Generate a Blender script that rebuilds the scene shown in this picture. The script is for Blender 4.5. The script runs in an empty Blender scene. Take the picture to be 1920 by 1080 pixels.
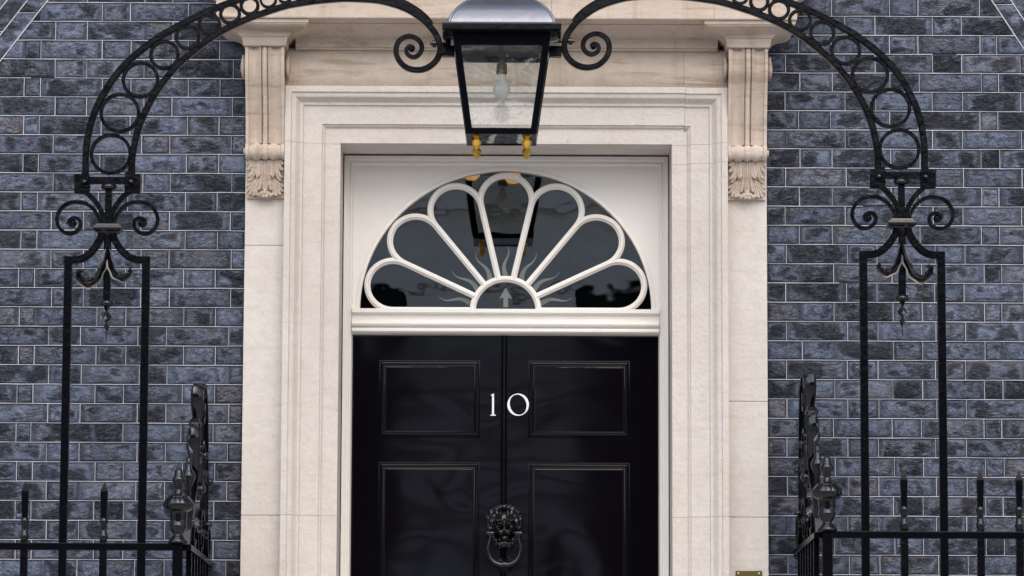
import bpy, bmesh, math, random
from mathutils import Vector, Matrix, noise
random.seed(7)
PI = math.pi
S = bpy.context.scene
COL = S.collection

# ------------------------------------------------------------------ camera
FPX = 7100.0                                    # focal length in pixels of the 1920 px photograph
TILT = math.atan(960 / FPX)
ROLL = 0.004
CAM = Vector((0.024, -14.2, 0.85))
camR = Matrix.Rotation(PI / 2 + TILT, 3, 'X') @ Matrix.Rotation(ROLL, 3, 'Z')
cd = bpy.data.cameras.new('camera'); cam = bpy.data.objects.new('camera', cd); COL.objects.link(cam)
cam.matrix_world = Matrix.Translation(CAM) @ camR.to_4x4()
cd.sensor_width = 36; cd.lens = 36 * FPX / 1920; cd.clip_end = 2000
cd.dof.use_dof = True; cd.dof.focus_distance = 14.25; cd.dof.aperture_fstop = 9.0
S.camera = cam

# ------------------------------------------------------------------ sky, sun, exposure (flat grey daylight)
SUN_EL, SUN_AZ = math.radians(42), math.radians(-14)     # azimuth measured from straight out of the facade
w = bpy.data.worlds.new('World'); S.world = w; w.use_nodes = True
nt = w.node_tree; bg = nt.nodes['Background']
sky = nt.nodes.new('ShaderNodeTexSky'); sky.sky_type = 'NISHITA'; sky.sun_disc = False
sky.sun_elevation = SUN_EL; sky.sun_rotation = PI + SUN_AZ; sky.dust_density = 2.5; sky.air_density = 1.0; sky.ozone_density = 1.0
nt.links.new(sky.outputs[0], bg.inputs[0]); bg.inputs[1].default_value = 0.15
sl = bpy.data.lights.new('sun', 'SUN'); sl.energy = 1.5; sl.angle = math.radians(80); sl.color = (1, .985, .965)
so = bpy.data.objects.new('sun', sl); COL.objects.link(so)
sd = Vector((math.sin(SUN_AZ) * math.cos(SUN_EL), -math.cos(SUN_AZ) * math.cos(SUN_EL), math.sin(SUN_EL)))
so.rotation_euler = (-sd).to_track_quat('-Z', 'Y').to_euler()
S.view_settings.view_transform = 'Standard'; S.view_settings.look = 'None'
S.view_settings.exposure = 0.55; S.view_settings.gamma = 1.0

def U(px, py, Y):
    """photo pixel -> world x, z on the plane y = Y (parallel to the facade)"""
    d = camR @ Vector(((px - 960) / FPX, -(py - 540) / FPX, -1.0))
    t = (Y - CAM.y) / d.y
    return CAM.x + t * d.x, CAM.z + t * d.z
def UX(px, py, Y): return U(px, py, Y)[0]
def UZ(py, Y, px=950): return U(px, py, Y)[1]

GROUND = 0.25
SILL = 0.40

# ------------------------------------------------------------------ materials
def nodes(name):
    m = bpy.data.materials.new(name); m.use_nodes = True
    n = m.node_tree; return m, n, n.nodes['Principled BSDF']
class G:
    def __init__(s, n): s.n = n
    def new(s, t, **k):
        o = s.n.nodes.new(t)
        for a, b in k.items(): setattr(o, a, b)
        return o
    def link(s, a, b): s.n.links.new(a, b)
    def val(s, sock, v):
        if hasattr(v, 'is_output'): s.link(v, sock)
        else: sock.default_value = v
    def noise(s, vec, scale, detail=4, rough=.55, dist=0):
        o = s.new('ShaderNodeTexNoise'); o.inputs['Scale'].default_value = scale
        o.inputs['Detail'].default_value = detail; o.inputs['Roughness'].default_value = rough
        o.inputs['Distortion'].default_value = dist
        s.link(vec, o.inputs['Vector']); return o.outputs['Fac']
    def math(s, op, a, b=0.0, c=None, clamp=False):
        o = s.new('ShaderNodeMath', operation=op, use_clamp=clamp)
        s.val(o.inputs[0], a); s.val(o.inputs[1], b)
        if c is not None: s.val(o.inputs[2], c)
        return o.outputs[0]
    def mix(s, f, a, b):
        o = s.new('ShaderNodeMix', data_type='RGBA'); s.val(o.inputs[0], f)
        s.val(o.inputs[6], a if hasattr(a, 'is_output') else (*a, 1)); s.val(o.inputs[7], b if hasattr(b, 'is_output') else (*b, 1))
        return o.outputs[2]
    def ramp(s, v, lo, hi, smooth=True):
        o = s.new('ShaderNodeMapRange'); o.interpolation_type = 'SMOOTHSTEP' if smooth else 'LINEAR'
        s.val(o.inputs[0], v); o.inputs[1].default_value = lo; o.inputs[2].default_value = hi
        return o.outputs[0]
    def bump(s, h, strength, dist, nrm=None):
        o = s.new('ShaderNodeBump'); o.inputs['Strength'].default_value = strength; o.inputs['Distance'].default_value = dist
        s.link(h, o.inputs['Height'])
        if nrm: s.link(nrm, o.inputs['Normal'])
        return o.outputs[0]
    def pos(s): return s.new('ShaderNodeNewGeometry').outputs['Position']
    def vscale(s, v, xyz):
        o = s.new('ShaderNodeVectorMath', operation='MULTIPLY'); s.link(v, o.inputs[0]); o.inputs[1].default_value = xyz
        return o.outputs[0]

def mat_brick(name, lo, hi, dark, dark_amt):
    m, n, b = nodes(name); g = G(n)
    pos = g.pos(); oi = g.new('ShaderNodeObjectInfo').outputs['Random']
    off = g.new('ShaderNodeVectorMath', operation='ADD'); g.link(pos, off.inputs[0])
    cx = g.new('ShaderNodeCombineXYZ'); r10 = g.math('MULTIPLY', oi, 37.0)
    g.link(r10, cx.inputs[0]); g.link(r10, cx.inputs[1]); g.link(cx.outputs[0], off.inputs[1])
    p = off.outputs[0]
    tc = g.new('ShaderNodeTexCoord').outputs['Generated']
    sp = g.new('ShaderNodeSeparateXYZ'); g.link(tc, sp.inputs[0])
    ux = g.math('ABSOLUTE', g.math('SUBTRACT', sp.outputs[0], .5)); uz = g.math('ABSOLUTE', g.math('SUBTRACT', sp.outputs[2], .5))
    edge = g.math('MAXIMUM', ux, uz)                                  # 0 in the middle of the brick, .5 at its rim
    r2 = g.math('FRACT', g.math('MULTIPLY', oi, 17.3)); r3 = g.math('FRACT', g.math('MULTIPLY', oi, 71.7)); r4 = g.math('FRACT', g.math('MULTIPLY', oi, 231.1))
    big = g.noise(p, 13, 4, .6, .2); mid = g.noise(p, 42, 8, .74, .15); grit = g.noise(p, 230, 3, .65)
    pd = g.vscale(p, (.55, 1, 1.25)); flake = g.noise(pd, 30, 9, .78, .35)
    lines = g.noise(g.vscale(p, (1, 1, 3.2)), 26, 8, .75, .5)
    base = g.mix(g.ramp(mid, .34, .64), lo, hi)
    pale = tuple(min(1, c * 1.75 + .012) for c in hi)
    base = g.mix(g.math('MULTIPLY', g.ramp(flake, .50, .66), .60), base, pale)          # pale bloom
    base = g.mix(g.math('MULTIPLY', g.math('MULTIPLY', g.ramp(r2, .55, .95), g.ramp(lines, .44, .60)), .60), base, (.165, .115, .098))
    base = g.mix(g.math('MULTIPLY', g.math('MULTIPLY', g.ramp(r4, .45, .9), g.ramp(big, .47, .60)), .5), base, (.150, .135, .118))
    # soot-dark hearts with ragged edges
    hn = g.math('ADD', g.math('MULTIPLY', g.noise(p, 11, 2, .5, .3), .60), g.math('MULTIPLY', g.noise(pd, 34, 5, .65, .2), .40))
    hv = g.math('SUBTRACT', g.math('ADD', hn, g.math('MULTIPLY', g.math('POWER', r3, 1.6), .185)), g.math('MULTIPLY', g.ramp(edge, .30, .49), .13))
    heart = g.ramp(hv, .510, .655)
    halo = g.math('MULTIPLY', g.ramp(hv, .44, .52), g.math('SUBTRACT', 1.0, g.ramp(hv, .53, .60)))
    base = g.mix(g.math('MULTIPLY', halo, .45), base, pale)
    base = g.mix(g.math('MULTIPLY', heart, dark_amt, clamp=True), base, dark)
    rim = g.ramp(g.math('ADD', edge, g.math('MULTIPLY', g.math('SUBTRACT', mid, .5), .22)), .41, .49)
    base = g.mix(g.math('MULTIPLY', rim, .55), base, tuple((a + c) / 2 * .95 for a, c in zip(lo, hi)))
    # flaking ridges and pits; relief put into the colour, dark lines beside lit ones
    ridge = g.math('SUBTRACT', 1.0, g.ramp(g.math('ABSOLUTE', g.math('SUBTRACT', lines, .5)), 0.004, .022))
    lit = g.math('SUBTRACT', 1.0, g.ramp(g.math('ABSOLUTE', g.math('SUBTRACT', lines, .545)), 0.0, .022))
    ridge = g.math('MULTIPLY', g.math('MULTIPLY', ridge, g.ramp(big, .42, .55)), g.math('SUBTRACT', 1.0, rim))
    v = g.new('ShaderNodeTexVoronoi'); v.inputs['Scale'].default_value = 75; g.link(p, v.inputs['Vector'])
    pit = g.math('MULTIPLY', g.math('SUBTRACT', 1, g.ramp(v.outputs['Distance'], .10, .26)), g.ramp(flake, .48, .56))
    vary = g.math('MULTIPLY', g.math('ADD', .74, g.math('MULTIPLY', g.math('FRACT', g.math('MULTIPLY', oi, 913.7)), .46)), g.math('ADD', .40, g.math('MULTIPLY', grit, 1.2)))
    mul = g.new('ShaderNodeMix', data_type='RGBA', blend_type='MULTIPLY'); mul.inputs[0].default_value = 1
    g.link(base, mul.inputs[6]); cc = g.new('ShaderNodeCombineColor')
    for i in range(3): g.link(vary, cc.inputs[i])
    g.link(cc.outputs[0], mul.inputs[7])
    lit_edges = g.mix(g.math('MULTIPLY', g.math('MULTIPLY', lit, g.ramp(big, .40, .55)), .50), mul.outputs[2], pale)  # pale highlights along the ridges, painted into the colour
    col = g.mix(g.math('MULTIPLY', g.math('MAXIMUM', ridge, pit), .80), lit_edges, tuple(c * .6 for c in dark))
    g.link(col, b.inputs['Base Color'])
    rl1 = g.noise(g.vscale(p, (.75, 1, 1.5)), 46, 2, .5, .4); rl2 = g.noise(g.vscale(p, (.8, 1, 1.3)), 24, 3, .5, .8)
    step = g.ramp(rl2, .485, .53)                                             # flaked skin
    crease = g.ramp(g.math('ABSOLUTE', g.math('SUBTRACT', g.noise(g.vscale(p, (.8, 1, 1.9)), 27, 2, .5, .9), .5)), .0, .045)
    rough_zone = g.math('ADD', .25, g.math('MULTIPLY', g.ramp(big, .36, .58), .75))
    h = g.math('ADD', g.math('MULTIPLY', rl1, .9), g.math('ADD', g.math('MULTIPLY', step, .28), g.math('MULTIPLY', crease, .38)))
    h = g.math('ADD', g.math('MULTIPLY', h, rough_zone), g.math('MULTIPLY', g.noise(p, 130, 1, .5), .16))
    h = g.math('MULTIPLY', h, g.math('SUBTRACT', 1.0, g.math('MULTIPLY', rim, .8)))
    h = g.math('MULTIPLY', h, g.math('ADD', .45, g.math('MULTIPLY', r4, .85)))
    g.link(g.bump(h, 1.0, .0100), b.inputs['Normal']); b.inputs['Specular IOR Level'].default_value = .22
    g.val(b.inputs['Roughness'], g.math('ADD', .40, g.math('MULTIPLY', mid, .3)))
    return m

def mat_stone(name, c1, c2, stain=.5):
    m, n, b = nodes(name); g = G(n); pos = g.pos()
    n1 = g.noise(pos, 3.5, 6, .6, .5); n2 = g.noise(pos, 26, 6, .6); n3 = g.noise(pos, 190, 3, .6)
    st = g.noise(g.vscale(pos, (14, 14, 2.2)), 1, 5, .65, .6); hz = g.noise(g.vscale(pos, (3, 3, 30)), 1, 5, .6, .5)
    col = g.mix(g.ramp(n1, .3, .7), c1, c2)
    col = g.mix(g.math('MULTIPLY', g.ramp(n2, .4, .75), .30), col, tuple(c * .80 for c in c2))
    col = g.mix(g.math('MULTIPLY', g.ramp(st, .50, .72), .45 * stain), col, (.36, .27, .18))
    col = g.mix(g.math('MULTIPLY', g.ramp(hz, .52, .70), .55 * stain), col, (.27, .19, .12))
    v = g.new('ShaderNodeTexVoronoi'); v.inputs['Scale'].default_value = 46; g.link(pos, v.inputs['Vector'])
    pit = g.math('MULTIPLY', g.math('SUBTRACT', 1, g.ramp(v.outputs['Distance'], .05, .13)), g.ramp(n2, .56, .66))
    col = g.mix(g.math('MULTIPLY', pit, .6), col, (.16, .12, .09))
    col = g.mix(g.math('MULTIPLY', g.ramp(n3, .50, .75), .42), col, tuple(c * .55 for c in c1))
    oi = g.new('ShaderNodeObjectInfo').outputs['Random']
    col = g.mix(g.math('MULTIPLY', oi, .22), col, (.47, .40, .34))
    g.link(col, b.inputs['Base Color']); b.inputs['Roughness'].default_value = .85
    b.inputs['Specular IOR Level'].default_value = .25
    h = g.math('ADD', g.math('MULTIPLY', g.noise(pos, 60, 2, .5), .7), g.math('SUBTRACT', g.math('MULTIPLY', g.noise(pos, 14, 2, .5), .9), g.math('MULTIPLY', pit, .5)))
    g.link(g.bump(h, .8, .0045), b.inputs['Normal'])
    return m

def mat_paint(name, col, rough, bscale=30, bstr=.15, bdist=.002, spec=.5, dirt=0.0, dirtcol=(.2, .17, .13)):
    m, n, b = nodes(name); g = G(n); pos = g.pos()
    c = g.mix(g.math('MULTIPLY', g.ramp(g.noise(pos, 9, 6, .65), .5, .8), dirt), col, dirtcol)
    g.link(c, b.inputs['Base Color']); b.inputs['Specular IOR Level'].default_value = spec
    nn = g.noise(pos, bscale, 2, .5)
    g.link(g.bump(nn, bstr, bdist), b.inputs['Normal'])
    g.val(b.inputs['Roughness'], g.math('ADD', rough - .04, g.math('MULTIPLY', g.noise(pos, 40, 4), .08)))
    return m

def mat_glass(name, ior, tint, wob, rough=0.0, haze=0.0):
    m, n, b = nodes(name); g = G(n); n.nodes.remove(b)
    out = n.nodes['Material Output']; pos = g.pos()
    nb = g.bump(g.noise(pos, 7, 2, .5), wob, .004)
    gl = g.new('ShaderNodeBsdfGlossy'); gl.inputs['Roughness'].default_value = rough; g.link(nb, gl.inputs['Normal'])
    tr = g.new('ShaderNodeBsdfTransparent'); tr.inputs[0].default_value = (*tint, 1)
    fr = g.new('ShaderNodeFresnel'); fr.inputs[0].default_value = ior; g.link(nb, fr.inputs['Normal'])
    mx = g.new('ShaderNodeMixShader'); g.link(fr.outputs[0], mx.inputs[0]); g.link(tr.outputs[0], mx.inputs[1]); g.link(gl.outputs[0], mx.inputs[2])
    res = mx.outputs[0]
    if haze:
        df = g.new('ShaderNodeBsdfDiffuse'); df.inputs[0].default_value = (.75, .75, .74, 1)
        m2 = g.new('ShaderNodeMixShader')
        a = g.noise(g.vscale(pos, (1, 1, 1.6)), 9, 5, .6, 1.5); line = g.math('SUBTRACT', 1, g.ramp(g.math('ABSOLUTE', g.math('SUBTRACT', a, .5)), 0, .02))
        hz = g.math('ADD', haze, g.math('MULTIPLY', line, .16))
        g.link(hz, m2.inputs[0]); g.link(res, m2.inputs[1]); g.link(df.outputs[0], m2.inputs[2]); res = m2.outputs[0]
    g.link(res, out.inputs['Surface']); return m

M = {}
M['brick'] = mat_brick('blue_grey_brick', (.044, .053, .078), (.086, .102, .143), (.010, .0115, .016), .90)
M['brick_dark'] = mat_brick('dark_paint_and_shade_brick', (.034, .040, .056), (.068, .077, .104), (.010, .011, .015), .9)  # darker paint low by the pilasters; cornice shade painted in higher up
M['mortar'] = mat_paint('dark_mortar', (.055, .062, .082), .85, 80, .5, .004)
M['ribbon'] = mat_paint('white_tuck_pointing', (.46, .46, .48), .9, 120, .6, .003, .2, .8, (.13, .135, .15))
M['stone'] = mat_stone('pale_portland_stone', (.665, .615, .56), (.615, .556, .50), .22)
M['stone_warm'] = mat_stone('weathered_warm_stone', (.605, .51, .43), (.535, .44, .355), 1.15)
M['white'] = mat_paint('off_white_gloss_paint', (.81, .77, .71), .32, 14, .06, .003, .5, .10, (.5, .45, .38))
M['iron'] = mat_paint('black_gloss_ironwork', (.0025, .0028, .0042), .18, 45, .6, .0022, .08)
M['iron_fine'] = mat_paint('black_gloss_casting', (.0025, .0028, .0042), .09, 70, .25, .0012, .5)
M['lead'] = mat_paint('grey_lead_sheet', (.165, .170, .195), .24, 22, .35, .004, .6, .6, (.06, .07, .11)); M['lead'].node_tree.nodes['Principled BSDF'].inputs['Metallic'].default_value = .55
M['knocker'] = mat_paint('black_gloss_cast_knocker', (.0025, .0027, .004), .12, 70, .15, .001, .5)
M['number'] = mat_paint('white_enamel', (.82, .82, .84), .3, 30, .02)
M['gold'] = mat_paint('gilding', (.70, .41, .06), .28, 300, 1.0, .006); M['gold'].node_tree.nodes['Principled BSDF'].inputs['Metallic'].default_value = 1.0
M['brass'] = mat_paint('tarnished_brass', (.13, .095, .035), .45, 60, .1); M['brass'].node_tree.nodes['Principled BSDF'].inputs['Metallic'].default_value = .8
M['screw'] = mat_paint('bright_screw', (.8, .72, .5), .3); M['screw'].node_tree.nodes['Principled BSDF'].inputs['Metallic'].default_value = .9
M['pane'] = mat_glass('old_window_glass', 2.6, (.88, .90, .90), .10)
M['lamp_glass'] = mat_glass('lantern_glass', 1.5, (.95, .955, .95), .4, 0, .012)
M['bulb'] = mat_paint('frosted_bulb', (.85, .84, .80), .35, 20, 0.0)
M['etched'] = mat_paint('pale_green_etching', (.145, .17, .158), .6, 90, .3, .002, .3, .6, (.07, .085, .08))
M['hall'] = mat_paint('hall_wall', (.06, .055, .05), .9)
M['asphalt'] = mat_paint('asphalt', (.34, .335, .33), .9, 150, .8, .005)
M['paving'] = mat_paint('york_paving', (.52, .50, .47), .85, 40, .5, .004, .3, .4, (.18, .17, .15))
M['portland'] = mat_stone('grey_portland_facade', (.76, .70, .64), (.70, .64, .58), .1)
M['dark_glass'] = mat_paint('dark_window_pane', (.006, .006, .007), .3, 5, .05, .002, .1)
# the door's gloss black, brushed by hand: slow waves under a fine brush texture
m, n, b = nodes('black_gloss_door'); g = G(n); pos = g.pos()
b.inputs['Base Color'].default_value = (.0028, .0020, .0034, 1); b.inputs['Roughness'].default_value = .055
b.inputs['Specular IOR Level'].default_value = .8
h1 = g.noise(g.vscale(pos, (1, 1, 1.7)), 2.2, 1.0, .4, .8); h2 = g.noise(g.vscale(pos, (1, 1, .35)), 90, 3, .6)
g.link(g.bump(h2, .02, .0005, g.bump(h1, .34, .0075)), b.inputs['Normal']); M['door'] = m
M['door_mould'] = mat_paint('black_gloss_moulding', (.0018, .0018, .0026), .16, 20, .02, .001, .16)

# ------------------------------------------------------------------ mesh building
WL = {}                                          # world location of every object built
def root(name, loc, label, cat, group=None):
    o = bpy.data.objects.new(name, None); COL.objects.link(o); o.location = loc; o.empty_display_size = .1
    o['label'] = label; o['category'] = cat
    if group: o['group'] = group
    WL[o] = Vector(loc); return o
class MB:
    def __init__(s, mp=None): s.v = []; s.f = []; s.mp = mp
    def add(s, vs, fs):
        k = len(s.v); s.v += [tuple(p) for p in vs]; s.f += [tuple(i + k for i in f) for f in fs]; return s
    def box(s, x0, x1, y0, y1, z0, z1):
        return s.add([(x, y, z) for z in (z0, z1) for y in (y0, y1) for x in (x0, x1)],
                     [(0, 2, 3, 1), (4, 5, 7, 6), (0, 1, 5, 4), (2, 6, 7, 3), (0, 4, 6, 2), (1, 3, 7, 5)])
    def levels(s, L, yb):
        """stacked rectangles: L = [(Y, z, x0, x1)], all reaching back to yb"""
        vs = []; fs = []
        for (Y, z, a, c) in L: vs += [(a, Y, z), (c, Y, z), (c, yb, z), (a, yb, z)]
        for i in range(len(L) - 1):
            for j in range(4): fs.append((4 * i + j, 4 * i + (j + 1) % 4, 4 * i + 4 + (j + 1) % 4, 4 * i + 4 + j))
        fs += [(3, 2, 1, 0), tuple(4 * len(L) - 4 + j for j in range(4))]
        return s.add(vs, fs)
    def poly(s, P, y0, y1, inset=0, dy=0):
        """polygon P in x,z extruded from y0 (front) to y1, optional chamfered front"""
        k = len(P); cx = sum(p[0] for p in P) / k; cz = sum(p[1] for p in P) / k
        if inset:
            F = []
            for (x, z) in P:
                dx, dz = cx - x, cz - z; l = math.hypot(dx, dz) or 1
                F.append((x + math.copysign(min(inset, abs(dx)), dx), z + math.copysign(min(inset, abs(dz)), dz)))
            vs = [(x, y0, z) for x, z in F] + [(x, y0 + dy, z) for x, z in P] + [(x, y1, z) for x, z in P]; r = 3
        else: vs = [(x, y0, z) for x, z in P] + [(x, y1, z) for x, z in P]; r = 2
        fs = [tuple(range(k)), tuple(reversed(range((r - 1) * k, r * k)))]
        for q in range(r - 1):
            for i in range(k): fs.append((q * k + i, q * k + (i + 1) % k, (q + 1) * k + (i + 1) % k, (q + 1) * k + i))
        return s.add(vs, fs)
    def sweep(s, path, prof, N=(0, 1, 0), closed=False, sc=None):
        """prof (a, b): a along the in-plane normal, b along N"""
        N = Vector(N); P = [Vector(p) for p in path]; n = len(P); k = len(prof); vs = []
        for i in range(n):
            if closed: a, c = P[i - 1], P[(i + 1) % n]
            else: a, c = P[max(0, i - 1)], P[min(n - 1, i + 1)]
            t = (c - a).normalized(); u = N.cross(t)
            if u.length < 1e-6: u = Vector((1, 0, 0))
            u.normalize(); q = 1.0
            if not closed and 0 < i < n - 1:            # mitre
                t1 = (P[i] - a).normalized(); cosv = max(.5, t1.dot(t)); q = 1 / cosv
            f = sc[i] if sc else 1.0
            for (x, y) in prof: vs.append(P[i] + u * x * q * f + N * y * f)
        fs = []
        for i in range(n if closed else n - 1):
            j = (i + 1) % n
            for m_ in range(k): fs.append((i * k + m_, i * k + (m_ + 1) % k, j * k + (m_ + 1) % k, j * k + m_))
        if not closed: fs += [tuple(reversed(range(k))), tuple(range((n - 1) * k, n * k))]
        return s.add(vs, fs)
    def lathe(s, prof, c, seg=24, ph=0, lobes=None, axis='z'):
        """prof [(r, h)] about a vertical (or y) axis through c; lobes(h) -> (count, depth)"""
        vs = []; fs = []; n = len(prof)
        for (r, h) in prof:
            for j in range(seg):
                a = ph + 2 * PI * j / seg; rr = r
                if lobes:
                    q = lobes(h)
                    if q: rr = r * (1 - q[1] * abs(math.sin(q[0] * a / 2)) ** 6)
                if axis == 'z': vs.append((c[0] + rr * math.cos(a), c[1] + rr * math.sin(a), c[2] + h))
                elif axis == 'y': vs.append((c[0] + rr * math.cos(a), c[1] + h, c[2] + rr * math.sin(a)))
                else: vs.append((c[0] + h, c[1] + rr * math.cos(a), c[2] + rr * math.sin(a)))
        for i in range(n - 1):
            for j in range(seg): fs.append((i * seg + j, i * seg + (j + 1) % seg, (i + 1) * seg + (j + 1) % seg, (i + 1) * seg + j))
        fs += [tuple(reversed(range(seg))), tuple(range((n - 1) * seg, n * seg))]
        return s.add(vs, fs)
    def ball(s, c, r, seg=12, rings=8):
        r = r if isinstance(r, tuple) else (r, r, r); vs = [(c[0], c[1], c[2] - r[2])]; fs = []
        for i in range(1, rings):
            p = -PI / 2 + PI * i / rings
            for j in range(seg):
                a = 2 * PI * j / seg; vs.append((c[0] + r[0] * math.cos(p) * math.cos(a), c[1] + r[1] * math.cos(p) * math.sin(a), c[2] + r[2] * math.sin(p)))
        vs.append((c[0], c[1], c[2] + r[2])); t = len(vs) - 1
        for j in range(seg):
            fs.append((0, 1 + (j + 1) % seg, 1 + j)); b_ = 1 + (rings - 2) * seg; fs.append((t, b_ + j, b_ + (j + 1) % seg))
        for i in range(rings - 2):
            for j in range(seg):
                a = 1 + i * seg; fs.append((a + j, a + (j + 1) % seg, a + seg + (j + 1) % seg, a + seg + j))
        return s.add(vs, fs)
    def build(s, name, mat, parent=None, smooth=35, bevel=0, label=None, kind=None):
        V = [Vector(p) for p in s.v]
        if s.mp: V = [Vector(s.mp(p)) for p in V]
        lo = Vector([min(p[i] for p in V) for i in range(3)]); hi = Vector([max(p[i] for p in V) for i in range(3)]); c = (lo + hi) / 2
        me = bpy.data.meshes.new(name); me.from_pydata([p - c for p in V], [], s.f)
        bm = bmesh.new(); bm.from_mesh(me)
        if bevel:
            bmesh.ops.recalc_face_normals(bm, faces=bm.faces)
            es = [e for e in bm.edges if len(e.link_faces) == 2 and e.calc_face_angle(0) > math.radians(50)]
            bmesh.ops.bevel(bm, geom=es, offset=bevel, segments=2, affect='EDGES', profile=.6)
        bmesh.ops.recalc_face_normals(bm, faces=bm.faces); bm.to_mesh(me); bm.free()
        if bevel: smooth = 0
        if smooth:
            me.polygons.foreach_set('use_smooth', [True] * len(me.polygons)); me.set_sharp_from_angle(angle=math.radians(smooth))
        me.materials.append(M[mat]); o = bpy.data.objects.new(name, me); COL.objects.link(o)
        WL[o] = c.copy()
        if parent: o.parent = parent; o.location = c - WL[parent]
        else: o.location = c
        if label: o['label'] = label
        if kind: o['kind'] = kind
        return o

def rect(a, b, ch=.15):
    """chamfered bar section, half sizes a (in plane) and b (along N)"""
    c = min(a, b) * ch * 2
    return [(a, -b + c), (a, b - c), (a - c, b), (-a + c, b), (-a, b - c), (-a, -b + c), (-a + c, -b), (a - c, -b)]
def rnd(r, n=10, sy=1.0): return [(r * math.cos(2 * PI * i / n), sy * r * math.sin(2 * PI * i / n)) for i in range(n)]
def spline(P, n=8):
    """Catmull-Rom through P (tuples)"""
    P = [Vector(p) for p in P]; out = []
    for i in range(len(P) - 1):
        a, b_, c, d = P[max(0, i - 1)], P[i], P[i + 1], P[min(len(P) - 1, i + 2)]
        for k in range(n):
            t = k / n
            out.append(.5 * ((2 * b_) + (c - a) * t + (2 * a - 5 * b_ + 4 * c - d) * t * t + (3 * b_ - a - 3 * c + d) * t ** 3))
    out.append(P[-1]); return out
def pxpath(pts, Y, n=6):
    P = spline([(U(x, y, Y)[0], Y, U(x, y, Y)[1]) for x, y in pts], n)
    for p in P: p += noise.noise_vector(p * 14) * .0011                # hammered by hand, never quite true
    return P

# ------------------------------------------------------------------ ground
def ground(name, mat, x0, x1, y0, y1, z0, z1):
    o = MB().box(x0, x1, y0, y1, z0, z1).build(name, mat, None, 0); o['kind'] = 'structure'; return o
ground('street', 'asphalt', -120, 120, -160, 60, GROUND - .5, GROUND - .12)
ground('pavement', 'paving', -40, 40, -3.4, .3, GROUND - .3, GROUND)
for i, (a, b_) in enumerate([(-1.05, 1.05)]):
    o = MB().box(a, b_, -.95, .26, GROUND - .05, SILL).build('doorstep', 'paving', None, 0, .006)
    o['label'] = 'worn stone doorstep below the black front door'; o['category'] = 'step'

# ------------------------------------------------------------------ brick walls
PO, AO, AI = .987, .836, .628          # half widths: pilaster outside, architrave outside and inside
def clip(P, a, b, c):
    """keep the part of polygon P where a*x + b*z <= c"""
    out = []
    for i in range(len(P)):
        p, q = P[i - 1], P[i]; dp, dq = a * p[0] + b * p[1] - c, a * q[0] + b * q[1] - c
        if (dp <= 0) != (dq <= 0):
            t = dp / (dp - dq); out.append((p[0] + (q[0] - p[0]) * t, p[1] + (q[1] - p[1]) * t))
        if dq <= 0: out.append(q)
    return out
def brick_mesh(P, name, mat, parent, seed):
    xs = [p[0] for p in P]; zs = [p[1] for p in P]
    if len(P) == 4 and abs(P[0][1] - P[1][1]) < 1e-6 and max(xs) - min(xs) > .03:
        x0, x1, z0, z1 = min(xs), max(xs), min(zs), max(zs); nx = 6 if x1 - x0 > .15 else 4; nz = 3
        rr = random.Random(seed); yo = rr.uniform(-.0008, .0012); tx = rr.uniform(-.0015, .0015); tz = rr.uniform(-.0012, .0012)
        gx = [x0, x0 + .003] + [x0 + (x1 - x0) * i / nx for i in range(1, nx)] + [x1 - .003, x1]
        gz = [z0, z0 + .003] + [z0 + (z1 - z0) * i / nz for i in range(1, nz)] + [z1 - .003, z1]
        vs = []; W = len(gx); H = len(gz)
        for j, z in enumerate(gz):
            for i, x in enumerate(gx):
                e = i in (0, W - 1) or j in (0, H - 1)
                y = .003 if e else yo + tx * (i / W - .5) + tz * (j / H - .5) + (0 if i in (1, W - 2) or j in (1, H - 2) else rr.uniform(-.0016, .0016))
                vs.append((x + (rr.uniform(-.0007, .0007) if e else 0), y, z + (rr.uniform(-.0007, .0007) if e else 0)))
        fs = [(j * W + i, j * W + i + 1, (j + 1) * W + i + 1, (j + 1) * W + i) for j in range(H - 1) for i in range(W - 1)]
        k = len(vs); per = [i for i in range(W)] + [j * W + W - 1 for j in range(1, H)] + [(H - 1) * W + i for i in range(W - 2, -1, -1)] + [j * W for j in range(H - 2, 0, -1)]
        vs += [(vs[i][0], .03, vs[i][2]) for i in per]; n_ = len(per)
        for i in range(n_): fs.append((per[i], per[(i + 1) % n_], k + (i + 1) % n_, k + i))
        mb = MB().add(vs, fs)
    else: mb = MB().poly(P, 0, .03, .003, .003)
    if parent is None: return mb
    return mb.build(name, mat, parent, 50)

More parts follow.
